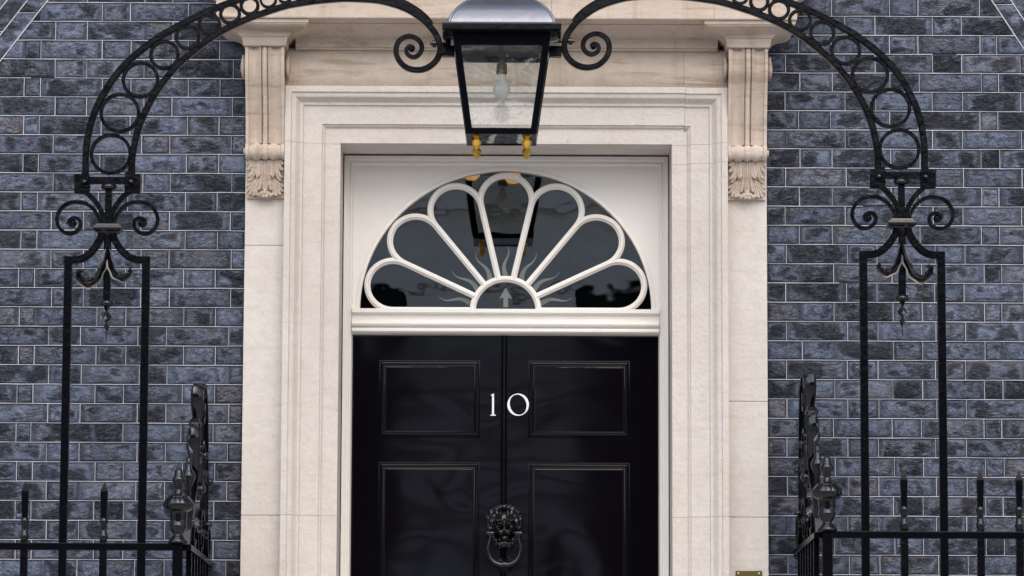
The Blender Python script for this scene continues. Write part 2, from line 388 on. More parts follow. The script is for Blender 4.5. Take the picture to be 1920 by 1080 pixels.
def brick_wall(side, label):
    r = root('brick_wall', (side * 1.5, .05, GROUND), label, 'wall')
    if side < 0:
        ybase, pxr = 290.0, 465; A = [100, 160, 267, 320, 435]; B = [42, 71, 187, 241, 349, 409]; yA = 255.0
        z_hi = U(465, 113, 0)[1]; z_lo = U(463, 650, 0)[1]; pitch = (z_hi - z_lo) / 15; zref = U(465, 290, 0)[1]; yl = 285
        edge = -PO; far = -3.1
        JA = sorted([UX(x, 272, 0) for x in A], reverse=True); JB = sorted([UX(x, 307, 0) for x in B], reverse=True)
        sk = (U(0, 115, 0), U(90, 0, 0))
    else:
        A = [1472, 1585, 1642, 1749, 1805, 1915]; B = [1499, 1560, 1670, 1724, 1840, 1873]
        z_hi = U(1443, 98, 0)[1]; z_lo = U(1443, 672, 0)[1]; pitch = (z_hi - z_lo) / 16; zref = U(1443, 279, 0)[1]
        edge = PO; far = 3.1
        JA = sorted([UX(x, 261, 0) for x in A]); JB = sorted([UX(x, 296, 0) for x in B])
        sk = (U(1920, 92, 0), U(1859, 0, 0))
    # carry the bond on beyond the measured joints
    def extend(J, first):
        J = list(J); k = first
        while abs(J[-1]) < abs(far):
            J.append(J[-1] + side * (.219 if k % 2 == 0 else .112)); k += 1
        J[-1] = far; return J
    JA = extend(JA, 0 if side < 0 else 1); JB = extend(JB, 0)
    # skewback line of the neighbouring window's flat arch: a*x+b*z<=c keeps the wall side
    (ax, az), (bx, bz) = sk; dx, dz = bx - ax, bz - az; L = math.hypot(dx, dz)
    nx_, nz_ = (dz / L, -dx / L) if side < 0 else (dz / L, -dx / L)
    # normal pointing away from the wall (towards the arch)
    if (nx_ * (edge - ax) + nz_ * (2.5 - az)) > 0: nx_, nz_ = -nx_, -nz_
    sc = nx_ * ax + nz_ * az
    zbot_arch = az - .06
    AH = .30                                                        # flat arch: this deep
    zt = zbot_arch + AH
    k0 = int((zref - GROUND) / pitch) + 1; k1 = int((5.2 - zref) / pitch) + 1
    rest = MB(); pt = MB(); J2 = .0020
    seed = 0; cnt = 0
    fr_lo, fr_hi = UZ(1095, 0), UZ(-14, 0)
    xl, xr = UX(-25, 540, 0), UX(1945, 540, 0)
    def strip_h(x0, x1, z):
        n_ = max(1, int(abs(x1 - x0) / .09)); prev = None; vs = []; fs = []
        for i in range(n_ + 1):
            x = x0 + (x1 - x0) * i / n_; zz = z + random.uniform(-.0007, .0007); h = random.uniform(.0007, .0016); y = random.uniform(-.0032, -.0022)
            vs += [(x, .008, zz - h), (x, y, zz - h), (x, y, zz + h), (x, .008, zz + h)]
            if i and random.random() > .012: fs += [((i - 1) * 4 + j, i * 4 + j, i * 4 + j + 1, (i - 1) * 4 + j + 1) for j in range(3)]
        pt.add(vs, fs)
    for k in range(-k0, k1):
        z0 = zref + k * pitch; z1 = z0 + pitch
        J = [edge] + (JA if k % 2 == 0 else JB)
        jit = random.uniform(-.004, .004)
        J = [J[0]] + [x + jit + random.uniform(-.002, .002) for x in J[1:]]
        # horizontal ribbon under the course
        x_end = far
        if zbot_arch < z0 < zt: x_end = (sc - nz_ * z0) / nx_
        if z0 > GROUND: strip_h(edge, x_end, z0)
        for i in range(len(J) - 1):
            a, b_ = sorted((J[i], J[i + 1]))
            P = [(a + J2, z0 + J2), (b_ - J2, z0 + J2), (b_ - J2, z1 - J2), (a + J2, z1 - J2)]
            if zbot_arch - pitch < z0 < zt: 
                Q = clip(P, nx_, nz_, sc - J2)
                if len(Q) < 3: continue
                if len(Q) != len(P) or Q != P:
                    ar = abs(sum(Q[i_ - 1][0] * Q[i_][1] - Q[i_][0] * Q[i_ - 1][1] for i_ in range(len(Q)))) / 2
                    if ar < .0004: continue
                P = Q
            seed += 1
            cx = sum(p[0] for p in P) / len(P); cz = (z0 + z1) / 2
            inview = fr_lo - .05 < z1 and z0 < fr_hi and xl < max(p[0] for p in P) and min(p[0] for p in P) < xr
            if z1 < GROUND: continue
            if inview:
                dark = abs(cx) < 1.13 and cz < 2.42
                brick_mesh(P, 'brick', 'brick_dark' if dark or (abs(cx) < 1.06 and cz > 3.45) else 'brick', r, seed * 3 + (side > 0)); cnt += 1  # bricks under the cornice carry its shade in their colour
            else:
                mb = brick_mesh(P, 'brick', 'brick', None, seed); rest.add(mb.v, mb.f)
            if i:
                x = J[i]; s_ = max(nx_ * x + nz_ * z0, nx_ * x + nz_ * z1)
                if s_ < sc - .001 or not (zbot_arch - pitch < z0 < zt):
                    x += random.uniform(-.0006, .0006); hw_ = random.uniform(.0006, .0014)
                    if random.random() > .05: pt.box(x - hw_, x + hw_, random.uniform(-.0029, -.0021), .008, z0 + .0019, z1 - .0019)
    # flat arch voussoirs, three in sight, beyond the skewback
    def back(d, z): return ((sc + d - nz_ * z) / nx_, z)
    bw = .062
    for q in range(10):
        d0, d1 = q * bw + J2, (q + 1) * bw - J2
        lay = [(zbot_arch, zbot_arch + .13 + .045 * (q % 2)), (zbot_arch + .13 + .045 * (q % 2), zt)]
        if q == 0: lay = [(zbot_arch, U(50, 24, 0)[1] if side < 0 else U(1880, 9, 0)[1]), (U(50, 24, 0)[1] if side < 0 else U(1880, 9, 0)[1], zt)]
        for li, (a, b_) in enumerate(lay):
            P = [back(d0, a + J2), back(d1, a + J2), back(d1, b_ - J2), back(d0, b_ - J2)]
            if q < 4: MB().poly(P, -.0005, .03, .003, .003).build('voussoir_brick', 'brick', r, 50)
            else: rest.poly(P, 0, .03, .003, .003)
            if li == 0 and q < 4:
                p0, p1 = back(d0 - J2, b_), back(d1 + J2, b_); strip_h(p0[0], p1[0], b_)
        p0, p1 = back(q * bw, zbot_arch), back(q * bw, zt)
        hx, hz = nx_ * .0019, nz_ * .0019
        pt.poly([(p0[0] - hx, p0[1] - hz), (p0[0] + hx, p0[1] + hz), (p1[0] + hx, p1[1] + hz), (p1[0] - hx, p1[1] - hz)], -.0027, .008)
    rest.build('outer_brickwork', 'brick', r, 50, kind='stuff')
    pt.build('tuck_pointing', 'ribbon', r, 0, kind='stuff')
    x0, x1 = sorted((edge, far + side * .02))
    MB().box(x0, x1, .0045, .35, GROUND, 5.3).build('mortar_bed', 'mortar', r, 0)
    if side > 0:      # masonry over the doorcase, out of the picture above
        MB().box(-PO + .002, PO - .002, .006, .35, 3.95, 5.3).build('upper_masonry', 'brick', r, 0)
    return cnt
nL = brick_wall(-1, 'dark blue-grey brick wall, white tuck pointing, beside the pilaster without brass plate')
nR = brick_wall(1, 'dark blue-grey brick wall, white tuck pointing, beside the pilaster with brass plate')
print('bricks', nL, nR)

# ------------------------------------------------------------------ stone doorcase
dc = root('stone_doorcase', (0, -.05, SILL), 'cream stone doorcase with scrolled consoles and cornice framing the black door', 'doorcase')
APROF = [(0, .10), (0, -.112), (.022, -.112), (.026, -.104), (.032, -.103), (.040, -.099), (.047, -.090), (.052, -.080), (.058, -.075), (.066, -.074), (.069, -.066),
         (.073, -.065), (.138, -.064), (.141, -.057), (.146, -.055), (.150, -.047), (.153, -.045), (.208, -.044), (.208, .30), (.15, .30), (.15, .10)]
ZT = 3.524
def arch_piece(path, gaps):
    """path of (x, z, ux, uz): station on the outer edge and the inward direction there"""
    vs = []; fs = []; k = len(APROF)
    for (x, z, ux, uz) in path:
        for (w_, y) in APROF: vs.append((x + ux * w_, y, z + uz * w_))
    for i in range(len(path) - 1):
        for j in range(k): fs.append((i * k + j, i * k + (j + 1) % k, (i + 1) * k + (j + 1) % k, (i + 1) * k + j))
    fs += [tuple(range(k)), tuple(range((len(path) - 1) * k, len(path) * k))]
    mb = MB().add(vs, fs); mb.build('architrave_block', 'stone', dc, 25)
e = .0005
zj = UZ(968, -.06); zs = 3.312; xs = UX(1284, 220, -.06)
arch_piece([(-AO, SILL, 1, 0), (-AO, zj - e, 1, 0)], 0); arch_piece([(-AO, zj + e, 1, 0), (-AO, zs - e, 1, 0)], 0)
arch_piece([(-AO, zs + e, 1, 0), (-AO, ZT, 1, -1), (xs - e, ZT, 0, -1)], 0)
zr = UZ(306, -.06)
arch_piece([(xs + e, ZT - .002, 0, -1), (AO, ZT - .002, -1, -1), (AO, zs + e, -1, 0)], 0)
arch_piece([(AO, zs - e, -1, 0), (AO, zr + e, -1, 0)], 0); arch_piece([(AO, zr - e, -1, 0), (AO, zj + e, -1, 0)], 0); arch_piece([(AO, zj - e, -1, 0), (AO, SILL, -1, 0)], 0)
# pilaster shafts
for sd_, js in ((-1, (UZ(462, -.04), UZ(968, -.04))), (1, (UZ(751, -.04), UZ(968, -.04)))):
    zz = [3.70, js[0], js[1], SILL]
    for i in range(3):
        x0, x1 = sorted((sd_ * (AO + .0012), sd_ * PO)); MB().box(x0, x1, -.042, .12, zz[i + 1] + e, zz[i] - e).build('pilaster_block', 'stone', dc, 30, .003)
# pulvinated frieze (two stones)
xf = UX(1282, 130, -.08)
for a, b_ in ((-AO + .001, xf - e), (xf + e, AO - .001)):
    pr = [(.12, 3.50), (-.060, 3.50)]
    for i in range(13):
        t = i / 12; pr.append((-.060 - .045 * math.sin(PI * t) ** .8, 3.500 + .178 * t))
    pr += [(.12, 3.678)]
    vs = [(a, y, z) for y, z in pr] + [(b_, y, z) for y, z in pr]; k = len(pr)
    MB().add(vs, [tuple(range(k)), tuple(range(k, 2 * k))] + [(i, (i + 1) % k, k + (i + 1) % k, k + i) for i in range(k)]).build('frieze_block', 'stone_warm', dc, 25)
# bed mould between the consoles
def Z(y, Y): return UZ(y, Y)
bed = [(-.075, Z(95, -.085)), (-.085, Z(94, -.085)), (-.088, Z(90, -.088)), (-.100, Z(88.5, -.1)), (-.103, Z(72, -.103)), (-.110, Z(71, -.110)), (-.112, Z(68, -.112))]
for i in range(9):
    t = i / 8; bed.append((-.116 - .085 * t ** 1.5, Z(67 - 20 * t, -.116 - .085 * t ** 1.5)))
bed += [(-.208, Z(46, -.208)), (-.210, Z(40, -.21)), (-.214, Z(36, -.27))]
zc0 = Z(35, -.300)
for a, b_ in ((-.80, UX(1034, 60, -.1) - e), (UX(1034, 60, -.1) + e, .80)):
    L = [(y, z, a, b_) for y, z in bed if z < zc0 - .001]; L.append((L[-1][0] - .001, zc0 - .001, a, b_))
    MB().levels(L, .1).build('bed_mould', 'stone_warm', dc, 25)
# cornice blocks breaking forward over the consoles
for sd_ in (-1, 1):
    xc = sd_ * .911; L = [(-.195, Z(87, -.195), .080), (-.203, Z(79, -.203), .083), (-.206, Z(70, -.206), .086), (-.212, Z(69.3, -.212), .092), (-.214, Z(67, -.214), .094)]
    for i in range(10):
        t = i / 9; o_ = .070 * (.5 - .5 * math.cos(PI * min(1, t * .98))) ; L.append((-.216 - o_, Z(66 - 22 * t, -.216 - o_), .098 + o_ * .95))
    L += [(-.290, Z(43, -.290), .170), (-.292, zc0 - .001, .172)]
    MB().levels([(y, z, xc - h, xc + h) for y, z, h in L], .1).build('cornice_block', 'stone_warm', dc, 25)
# corona and crown mould, in stones
cuts = [None, UX(1034, 10, -.3), UX(1339, 10, -.3), None]
CR = [(-.302, zc0, 0), (-.304, zc0 + .004, .001), (-.306, zc0 + .088, .002), (-.316, zc0 + .092, .012), (-.317, zc0 + .100, .013)]
for i in range(8):
    t = i / 7; o_ = .07 * (.5 - .5 * math.cos(PI * t)); CR.append((-.320 - o_, zc0 + .102 + .07 * t, .016 + o_))
CR += [(-.392, zc0 + .195, .09)]
for i in range(3):
    L = []
    for (y, z, o_) in CR:
        a = -(1.085 + o_) if cuts[i] is None else cuts[i] + e; b_ = (1.085 + o_) if cuts[i + 1] is None else cuts[i + 1] - e
        L.append((y, z, a, b_))
    MB().levels(L, -.0035).build('cornice_stone', 'stone_warm', dc, 25)
MB().box(-AO - .1, AO + .1, -.0, .12, zc0 - .1, zc0 + .19).build('cornice_core', 'stone_warm', dc, 0)

# consoles
def console(sd_):
    xc = sd_ * .911; hw = .0735
    zt_ = Z(88, -.18); zb = Z(270, -.10)
    def Yz(t): return -.172 - .012 * math.sin(PI * min(1, t * 2.2)) * (t < .45) + .085 * (3 * t * t - 2 * t ** 3)
    def hu(u):
        a = abs(u)
        if a > .84: return .010
        if a > .80: return .0
        if a > .17: 
            t = (a - .17) / .63; return .014 * (1 - t) ** 1.3 - .013 * math.sin(PI * t) ** 1.2
        if a > .145: return -.003
        return .013 * math.sqrt(max(0, 1 - (a / .15) ** 2)) * .8
    us = [i / 32 * 2 - 1 for i in range(33)] ; us = sorted(us + [-.82, .82, -.845, .845, -.16, .16, -.795, .795]); nz = 26; vs = []; fs = []; W = len(us) + 2
    for j in range(nz):
        t = j / (nz - 1); z = zt_ + (zb - zt_) * t; Y = Yz(t)
        vs.append((xc - hw, .0, z))
        for u in us: vs.append((xc + u * hw, Y - hu(u), z))
        vs.append((xc + hw, .0, z))
    for j in range(nz - 1):
        for i in range(W): fs.append((j * W + i, j * W + (i + 1) % W, (j + 1) * W + (i + 1) % W, (j + 1) * W + i))
    fs += [tuple(range(W)), tuple(range((nz - 1) * W, nz * W))]
    cb = MB().add(vs, fs).build('console', 'stone_warm', dc, 40)
    # side volutes at the head
    zv = Z(126, -.12)
    for q in (-1, 1):
        mb = MB(); x = xc + q * hw
        mb.lathe([(.0, 0), (.020, 0), (.024, q * .004), (.040, q * .006), (.046, q * .012), (.046, q * .017), (.030, q * .020), (.012, q * .024), (0, q * .024)], (x - q * .002, -.105, zv), 28, axis='x')
        mb.build('volute', 'stone_warm', cb, 35)
    # roll at the foot
    zr_ = Z(284, -.105); pr = []
    for i in range(49):
        u = i / 48 * 2 - 1; a = abs(u)
        if a > .80: r_ = .0325
        elif a > .76: r_ = .027
        elif a > .20: r_ = .0265 + .007 * math.sin(PI * (.5 - .5 * math.cos(PI * (1 - (a - .2) / .56) * .9)))
        elif a > .16: r_ = .026
        else: r_ = .032 * math.sqrt(1 - .18 * (a / .16) ** 2)
        pr.append((r_, u * hw))
    pr = [(0.0, -hw - .001)] + pr + [(0.0, hw + .001)]
    MB().lathe(pr, (xc, -.082, zr_), 24, axis='x').build('roll', 'stone_warm', cb, 40)
    for q in (-1, 1): MB().lathe([(0, 0), (.012, 0), (.012, q * .008), (0, q * .009)], (xc + q * hw, -.082, zr_), 14, axis='x').build('roll_boss', 'stone_warm', cb, 40)
    # acanthus leaf: carved lobes on a curved ground
    z1 = Z(299, -.09); z0 = Z(373, -.06); lf = MB()
    def pt(u, v, o=0): return (xc + u * hw, -.045 - (.026 - .018 * v + .010 * math.exp(-((v - .97) / .08) ** 2)) - o, z1 + (z0 - z1) * v)
    nv = 16; vs = []; fs = []
    for j in range(nv + 1):
        v = j / nv; vs += [(xc - hw * .96, -.0425, pt(0, v)[2]), pt(-.96, v, -.006), pt(0, v, -.004), pt(.96, v, -.006), (xc + hw * .96, -.0425, pt(0, v)[2])]
    for j in range(nv):
        for i in range(5): fs.append((j * 5 + i, j * 5 + (i + 1) % 5, (j + 1) * 5 + (i + 1) % 5, (j + 1) * 5 + i))
    lf.add(vs, fs + [tuple(range(5)), tuple(range(nv * 5, nv * 5 + 5))])
    def lobe(pts, w_, o0, o1, end=.25):
        pp = spline([pt(u, v, 0) for u, v in pts], 6); k = len(pp)
        for i, p_ in enumerate(pp): p_.y -= o0 + (o1 - o0) * (i / (k - 1)) ** 2
        sc_ = [.55 + .65 * math.sin(PI * min(1, .12 + .78 * i / (k - 1))) if i < k - 1 else end for i in range(k)]
        lf.sweep(pp, [(-w_, .006), (-w_ * .9, -.001), (-w_ * .45, -.0005), (-w_ * .2, -.0042), (w_ * .2, -.0042), (w_ * .45, -.0005), (w_ * .9, -.001), (w_, .006)], (0, 1, 0), sc=sc_)
    for q in (-1, 1):
        for pts, w_, o0, o1 in (
            ([(.12, .02), (.11, .35), (.085, .70), (.06, .92)], .0042, .006, .005),
            ([(.22, .02), (.215, .30), (.22, .55), (.27, .74), (.36, .80)], .0050, .005, .012),
            ([(.34, .00), (.35, .16), (.36, .30), (.33, .40), (.26, .42)], .0062, .006, .014),
            ([(.44, .00), (.46, .20), (.44, .36), (.38, .48)], .0050, .005, .013),
            ([(.54, .00), (.58, .16), (.66, .32), (.78, .44), (.92, .46)], .0056, .005, .013),
            ([(.52, .06), (.54, .24), (.60, .40), (.72, .52), (.86, .55)], .0048, .003, .012),
            ([(.66, .00), (.72, .12), (.82, .24), (.95, .28)], .0056, .005, .013),
            ([(.80, .00), (.86, .08), (.96, .13)], .0056, .005, .011),
            ([(.30, .44), (.36, .62), (.42, .80), (.44, .95)], .0052, .002, .012),
            ([(.36, .46), (.44, .64), (.54, .82), (.60, .96)], .0054, .002, .013),
            ([(.42, .48), (.54, .64), (.68, .80), (.80, .93)], .0054, .002, .013),
            ([(.46, .52), (.62, .64), (.80, .76), (.95, .84)], .0052, .002, .012),
            ([(.54, .54), (.72, .62), (.88, .68), (.97, .70)], .0046, .002, .010)):
            lobe([(q * u, v) for u, v in pts], w_, o0, o1)
    lobe([(0, .02), (0, .4), (0, .75), (0, .93)], .0048, .008, .006)
    lf.build('acanthus_leaf', 'stone_warm', cb, 50)
    fl = MB(); zz = Z(365, -.08)
    for (dx, dz, r_) in ((-.022, -.004, .0085), (-.012, .002, .009), (0, .004, .010), (.012, .002, .009), (.022, -.004, .0085), (-.006, -.008, .008), (.007, -.008, .008), (0, .014, .0065)): fl.ball((xc + dx, -.076, zz + dz), r_, 10, 8)
    fl.build('carved_flower', 'stone_warm', cb, 60)
console(-1); console(1)

# brass plate on the pilaster
bp = root('brass_plate', (UX(1404, 1080, -.045), -.044, UZ(1100, -.045)), 'small blank brass plate screwed to the stone pilaster', 'plate')
x0, x1 = UX(1379, 1075, -.045), UX(1429, 1075, -.045); z1 = UZ(1068.5, -.045); z0 = z1 - .10
MB().box(x0, x1, -.047, -.0422, z0, z1).build('plate', 'brass', bp, 30, .001)
for px in (1384.5, 1423):
    for zz in (z1 - .010, z0 + .010):
        MB().lathe([(0, -.0025), (.003, -.002), (.0042, 0), (.0042, .001)], (UX(px, 1075, -.045), -.047, zz), 12, axis='y').build('screw', 'screw', bp, 40)

# ------------------------------------------------------------------ fanlight and door frame
fz = 2.713; FX = 1.034; FY = .205
fl = root('fanlight', (0, FY, 2.62), 'white painted fanlight with radiating petal panes above the black door', 'window')
def fp(r, a): return (FX * r * math.cos(a), fz + r * math.sin(a))
RIM = .546; RC = .430; DA = PI / 7; RO_ = RC * math.sin(DA / 2); RH = .122; RT = RC * math.cos(DA / 2)
# spandrel panel with the half-round opening cut out
HXF, ZTF = .606, 3.294
vs = []; fs = []; NA = 64
for i in range(NA + 1):
    a = PI * i / NA; x, z = fp(RIM, a); c, s_ = math.cos(a), math.sin(a)
    t = min(HXF / abs(c) if abs(c) > 1e-6 else 9, (ZTF - fz) / s_ if s_ > 1e-6 else 9)
    ox, oz = c * t, fz + s_ * t
    for y in (FY + .012, FY + .045): vs += [(x, y, z), (ox, y, oz)]
for i in range(NA):
    p = 4 * i; q = p + 4
    fs += [(p, p + 1, q + 1, q), (p + 2, q + 2, q + 3, p + 3), (p, q, q + 2, p + 2), (p + 1, p + 3, q + 3, q + 1)]
fs += [(0, 2, 3, 1), (4 * NA, 4 * NA + 1, 4 * NA + 3, 4 * NA + 2)]
# true corners of the rectangle: add small corner fills
mb = MB().add(vs, fs)
mb.build('spandrel_panel', 'white', fl, 30)
for sd_ in (-1, 1):
    c0 = math.atan2(ZTF - fz, HXF); i = int(c0 / (PI / NA)); pts = []
    for k in (i, i + 1):
        a = PI * k / NA; c, s_ = math.cos(a), math.sin(a); t = min(HXF / abs(c), (ZTF - fz) / s_); pts.append((sd_ * c * t, fz + s_ * t))
    MB().poly([pts[0], (sd_ * HXF, ZTF), pts[1]], FY + .012, FY + .045).build('corner_fillet', 'white', fl, 0)
# frame: two jambs and a head with a stepped section
FPROF = [(0, .06), (0, 0), (.014, 0), (.017, .003), (.019, .010), (.023, .011), (.026, .006), (.031, .008), (.036, .020), (.036, .06)]
HX = .6235
def frame_piece(path):
    vs = []; fs = []; k = len(FPROF)
    for (x, z, ux, uz) in path:
        for (w_, y) in FPROF: vs.append((x + ux * w_, FY - .012 + y, z + uz * w_))
    for i in range(len(path) - 1):
        for j in range(k): fs.append((i * k + j, i * k + (j + 1) % k, (i + 1) * k + (j + 1) % k, (i + 1) * k + j))
    fs += [tuple(range(k)), tuple(range((len(path) - 1) * k, len(path) * k))]
    MB().add(vs, fs).build('frame_jamb' if abs(path[0][0] - path[1][0]) < .01 else 'frame_head', 'white', fl, 30)
frame_piece([(-HX, SILL, 1, 0), (-HX, 3.3085, 1, -1)]); frame_piece([(-HX, 3.3085, 1, -1), (HX, 3.3085, -1, -1)]); frame_piece([(HX, 3.3085, -1, -1), (HX, SILL, -1, 0)])
# transom
tp = [(.26, 2.7145), (.186, 2.7145), (.184, 2.712), (.184, 2.700), (.187, 2.697), (.203, 2.695), (.207, 2.688), (.206, 2.680), (.200, 2.674), (.192, 2.671), (.186, 2.664), (.185, 2.656), (.189, 2.650), (.197, 2.647),
      (.206, 2.645), (.206, 2.641), (.192, 2.639), (.188, 2.634), (.188, 2.628), (.194, 2.622), (.205, 2.619), (.26, 2.619)]
vs = [(-.589, y, z) for y, z in tp] + [(.589, y, z) for y, z in tp]; k = len(tp)
MB().add(vs, [tuple(range(k)), tuple(range(k, 2 * k))] + [(i, (i + 1) % k, k + (i + 1) % k, k + i) for i in range(k)]).build('transom', 'white', fl, 30)
# glazing bars
BP = [(-.0116, .016), (-.0116, .001), (-.0086, -.002), (-.0060, -.003), (-.0038, -.010), (.0038, -.010), (.0060, -.003), (.0086, -.002), (.0116, .001), (.0116, .016)]
def bar(pts, name, dy=0, closed=False):
    MB().sweep([(x, FY + .014 + dy, z) for x, z in pts], BP, (0, 1, 0), closed).build(name, 'white', fl, 30)
for k in range(8):
    a = k * DA; bar([fp(RH + .004, a), fp(RT, a)], 'glazing_bar', .0004 * (k % 2))
for k in range(7):
    ac = (k + .5) * DA; cx, cz = RC * math.cos(ac), RC * math.sin(ac); pts = []
    for i in range(25):
        a = ac - (PI / 2 + DA / 2) + (PI + DA) * i / 24; pts.append((FX * (cx + RO_ * math.cos(a)), fz + cz + RO_ * math.sin(a)))
    bar(pts, 'petal_arch', .0009 + .0003 * (k % 2))
bar([fp(RH, PI * i / 32) for i in range(33)], 'hub_arch', -.0008)
MB().sweep([(fp(RIM, PI * i / 64)[0], FY + .008, fp(RIM, PI * i / 64)[1]) for i in range(65)], [(-.005, .03), (-.005, .002), (-.002, -.001), (.010, .001), (.014, .006), (.014, .03)], (0, 1, 0)).build('rim_mould', 'white', fl, 30)
# panes: seven petals, eight spandrels, the hub
PY = FY + .034
def pane(P): MB().poly(P, PY, PY + .003).build('pane', 'pane', fl, 0)
def cap(k, f0, f1, n_=14):
    ac = (k + .5) * DA; out = []
    for i in range(n_ + 1):
        a = ac - (PI / 2 + DA / 2) + (PI + DA) * (f0 + (f1 - f0) * i / n_); out.append((FX * RC * math.cos(ac) + FX * RO_ * math.cos(a), fz + RC * math.sin(ac) + RO_ * math.sin(a)))
    return out
for k in range(7):
    hub = [fp(RH, (k + 1) * DA - DA * i / 6) for i in range(7)]; pane(hub + cap(k, 0, 1, 24))
pane([fp(RH, PI * i / 24) for i in range(25)])
for k in range(8):
    P = []
    a0 = (k - .5) * DA if k else 0; a1 = (k + .5) * DA if k < 7 else PI
    if k > 0: P += list(reversed(cap(k - 1, .5, 1)))       # from tip of petal k-1 ... to tangency reversed below
    left = list(reversed(P)) if k > 0 else [fp(RT, 0)]
    right = cap(k, 0, .5) if k < 7 else [fp(RT, PI)]
    rim = [fp(RIM + .004, a1 + (a0 - a1) * i / 14) for i in range(15)]
    if k == 0: P = right + rim
    elif k == 7: P = list(reversed(cap(6, .5, 1))) ; P = rim + list(reversed(P))
    else: P = list(cap(k - 1, .5, 1)) + right[1:] + rim
    pane(P)
# etched sun rays and arrow
for k in range(7):
    ac = (k + .5) * DA; sgn = 1 if k < 3 else -1
    if k == 3: sgn = 1
    c, s_ = math.cos(ac), math.sin(ac); pts = []; wd = []
    for i in range(19):
        t = i / 18; r_ = RH + .012 + .118 * t; o_ = .011 * math.sin(t * 2 * PI * .95) * (.5 + .6 * t) * sgn
        pts.append((FX * (r_ * c - o_ * s_), PY - .0015, fz + r_ * s_ + o_ * c)); wd.append(max(.12, (1 - t) ** 1.4 * 1.0 + .20 * (1 - t * .6)))
    MB().sweep(pts, [(-.0092, .0005), (-.0092, -.0005), (.0092, -.0005), (.0092, .0005)], (0, 1, 0), sc=wd).build('sun_ray', 'etched', fl, 0)
P = [(-.009, 0), (.009, 0), (.009, .037), (.026, .033), (.012, .055), (.003, .074), (-.003, .074), (-.012, .055), (-.026, .033), (-.009, .037)]
MB().poly([(x, fz + .014 + z) for x, z in P], PY - .002, PY - .001).build('arrow', 'etched', fl, 0)
# dark hall behind the glass
o = MB().add([(x, y, z) for z in (SILL, 4.2) for y in (.262, 4) for x in (-1.2, 1.2)], [(0, 2, 3, 1), (4, 5, 7, 6), (2, 6, 7, 3), (0, 4, 6, 2), (1, 3, 7, 5)]).build('entrance_hall', 'hall', None, 0)
o['kind'] = 'structure'
o = MB()
for (a, b_, c_, d_) in ((-1.25, -HX + .004, SILL, 4.25), (HX - .004, 1.25, SILL, 4.25), (-HX + .004, HX - .004, 3.31, 4.25)): o.box(a, b_, .302, .34, c_, d_)
o = o.build('hall_partition', 'hall', None, 0); o['kind'] = 'structure'

hl = root('added_glow_lamp', (0, 1.5, 3.2), 'added warm lamps standing in for the gold glow at the fanlight top', 'lamp')  # lamps added to make the gold glow seen through the fanlight
m, n, b = nodes('warm_glow_glass'); b.inputs['Base Color'].default_value = (.9, .5, .15, 1); b.inputs['Emission Color'].default_value = (1, .45, .10, 1); b.inputs['Emission Strength'].default_value = .5; M['warm_glow'] = m
xa, za = U(884, 330, 1.5); xb_, zb_ = U(962, 336, 1.5); xm = (xa + xb_) / 2
MB().lathe([(0, .085), (.11, .08), (.15, .06), (.155, .05), (.12, .055), (0, .06)], (xm, 1.5, za + .0), 28).build('ceiling_plate', 'brass', hl, 40)
MB().lathe([(.008, .2), (.008, .085)], (xm, 1.5, za), 10).build('rod', 'brass', hl, 40)
for x, z in ((xa, za), (xb_, zb_)):
    MB().lathe([(0, -.018), (.02, -.016), (.034, -.002), (.036, .010), (.026, .03), (.012, .052)], (x, 1.5, z), 16).build('glow_shade', 'warm_glow', hl, 60)
# ------------------------------------------------------------------ front door
DY = .250; DX = .5855; DT = 2.6185
fd = root('front_door', (0, DY, SILL), 'glossy black panelled front door with white number and lion knocker', 'door')
MB().box(-DX, DX, DY, DY + .06, SILL + .006, DT - .002).build('door_leaf', 'door', fd, 30, .002)
xb = -.005
MB().sweep([(xb, DY - .002, SILL + .01), (xb, DY - .002, DT - .004)], [(-.013, .004), (-.012, -.004), (-.007, -.005), (-.005, 0), (-.0035, -.010), (0, -.012), (.0035, -.010), (.005, 0), (.007, -.005), (.012, -.004), (.013, .004)], (0, 1, 0)).build('centre_bead', 'door_mould', fd, 40)
MP = [(0, .003), (.0005, -.0015), (.004, -.002), (.0055, .001), (.008, 0), (.0095, -.006), (.0130, -.0075), (.0170, -.005), (.0185, -.001), (.0215, -.0018), (.0235, -.001), (.0255, .003)]
zp = [(UZ(676, DY), UZ(821, DY)), (UZ(867, DY), UZ(867, DY) - .88), (UZ(867, DY) - .98, SILL + .17)]
for (xa, xb_) in ((UX(711, 750, DY), UX(900, 750, DY)), (UX(990.5, 750, DY), UX(1181, 750, DY))):
    for (zt_, zb_) in zp:
        cs = [(xa, zt_, 1, -1), (xb_, zt_, -1, -1), (xb_, zb_, -1, 1), (xa, zb_, 1, 1)]; k = len(MP)
        vs = []; fs = []
        for (x, z, ux, uz) in cs:
            for (w_, y) in MP: vs.append((x + ux * w_, DY + y, z + uz * w_))
        for i in range(4):
            for j in range(k - 1): fs.append((i * k + j, i * k + j + 1, ((i + 1) % 4) * k + j + 1, ((i + 1) % 4) * k + j))
        MB().add(vs, fs).build('panel_moulding', 'door_mould', fd, 25)
        MB().box(xa + .0258, xb_ - .0258, DY - .0015, DY + .01, zb_ + .0258, zt_ - .0258).build('door_panel', 'door', fd, 30, .001)
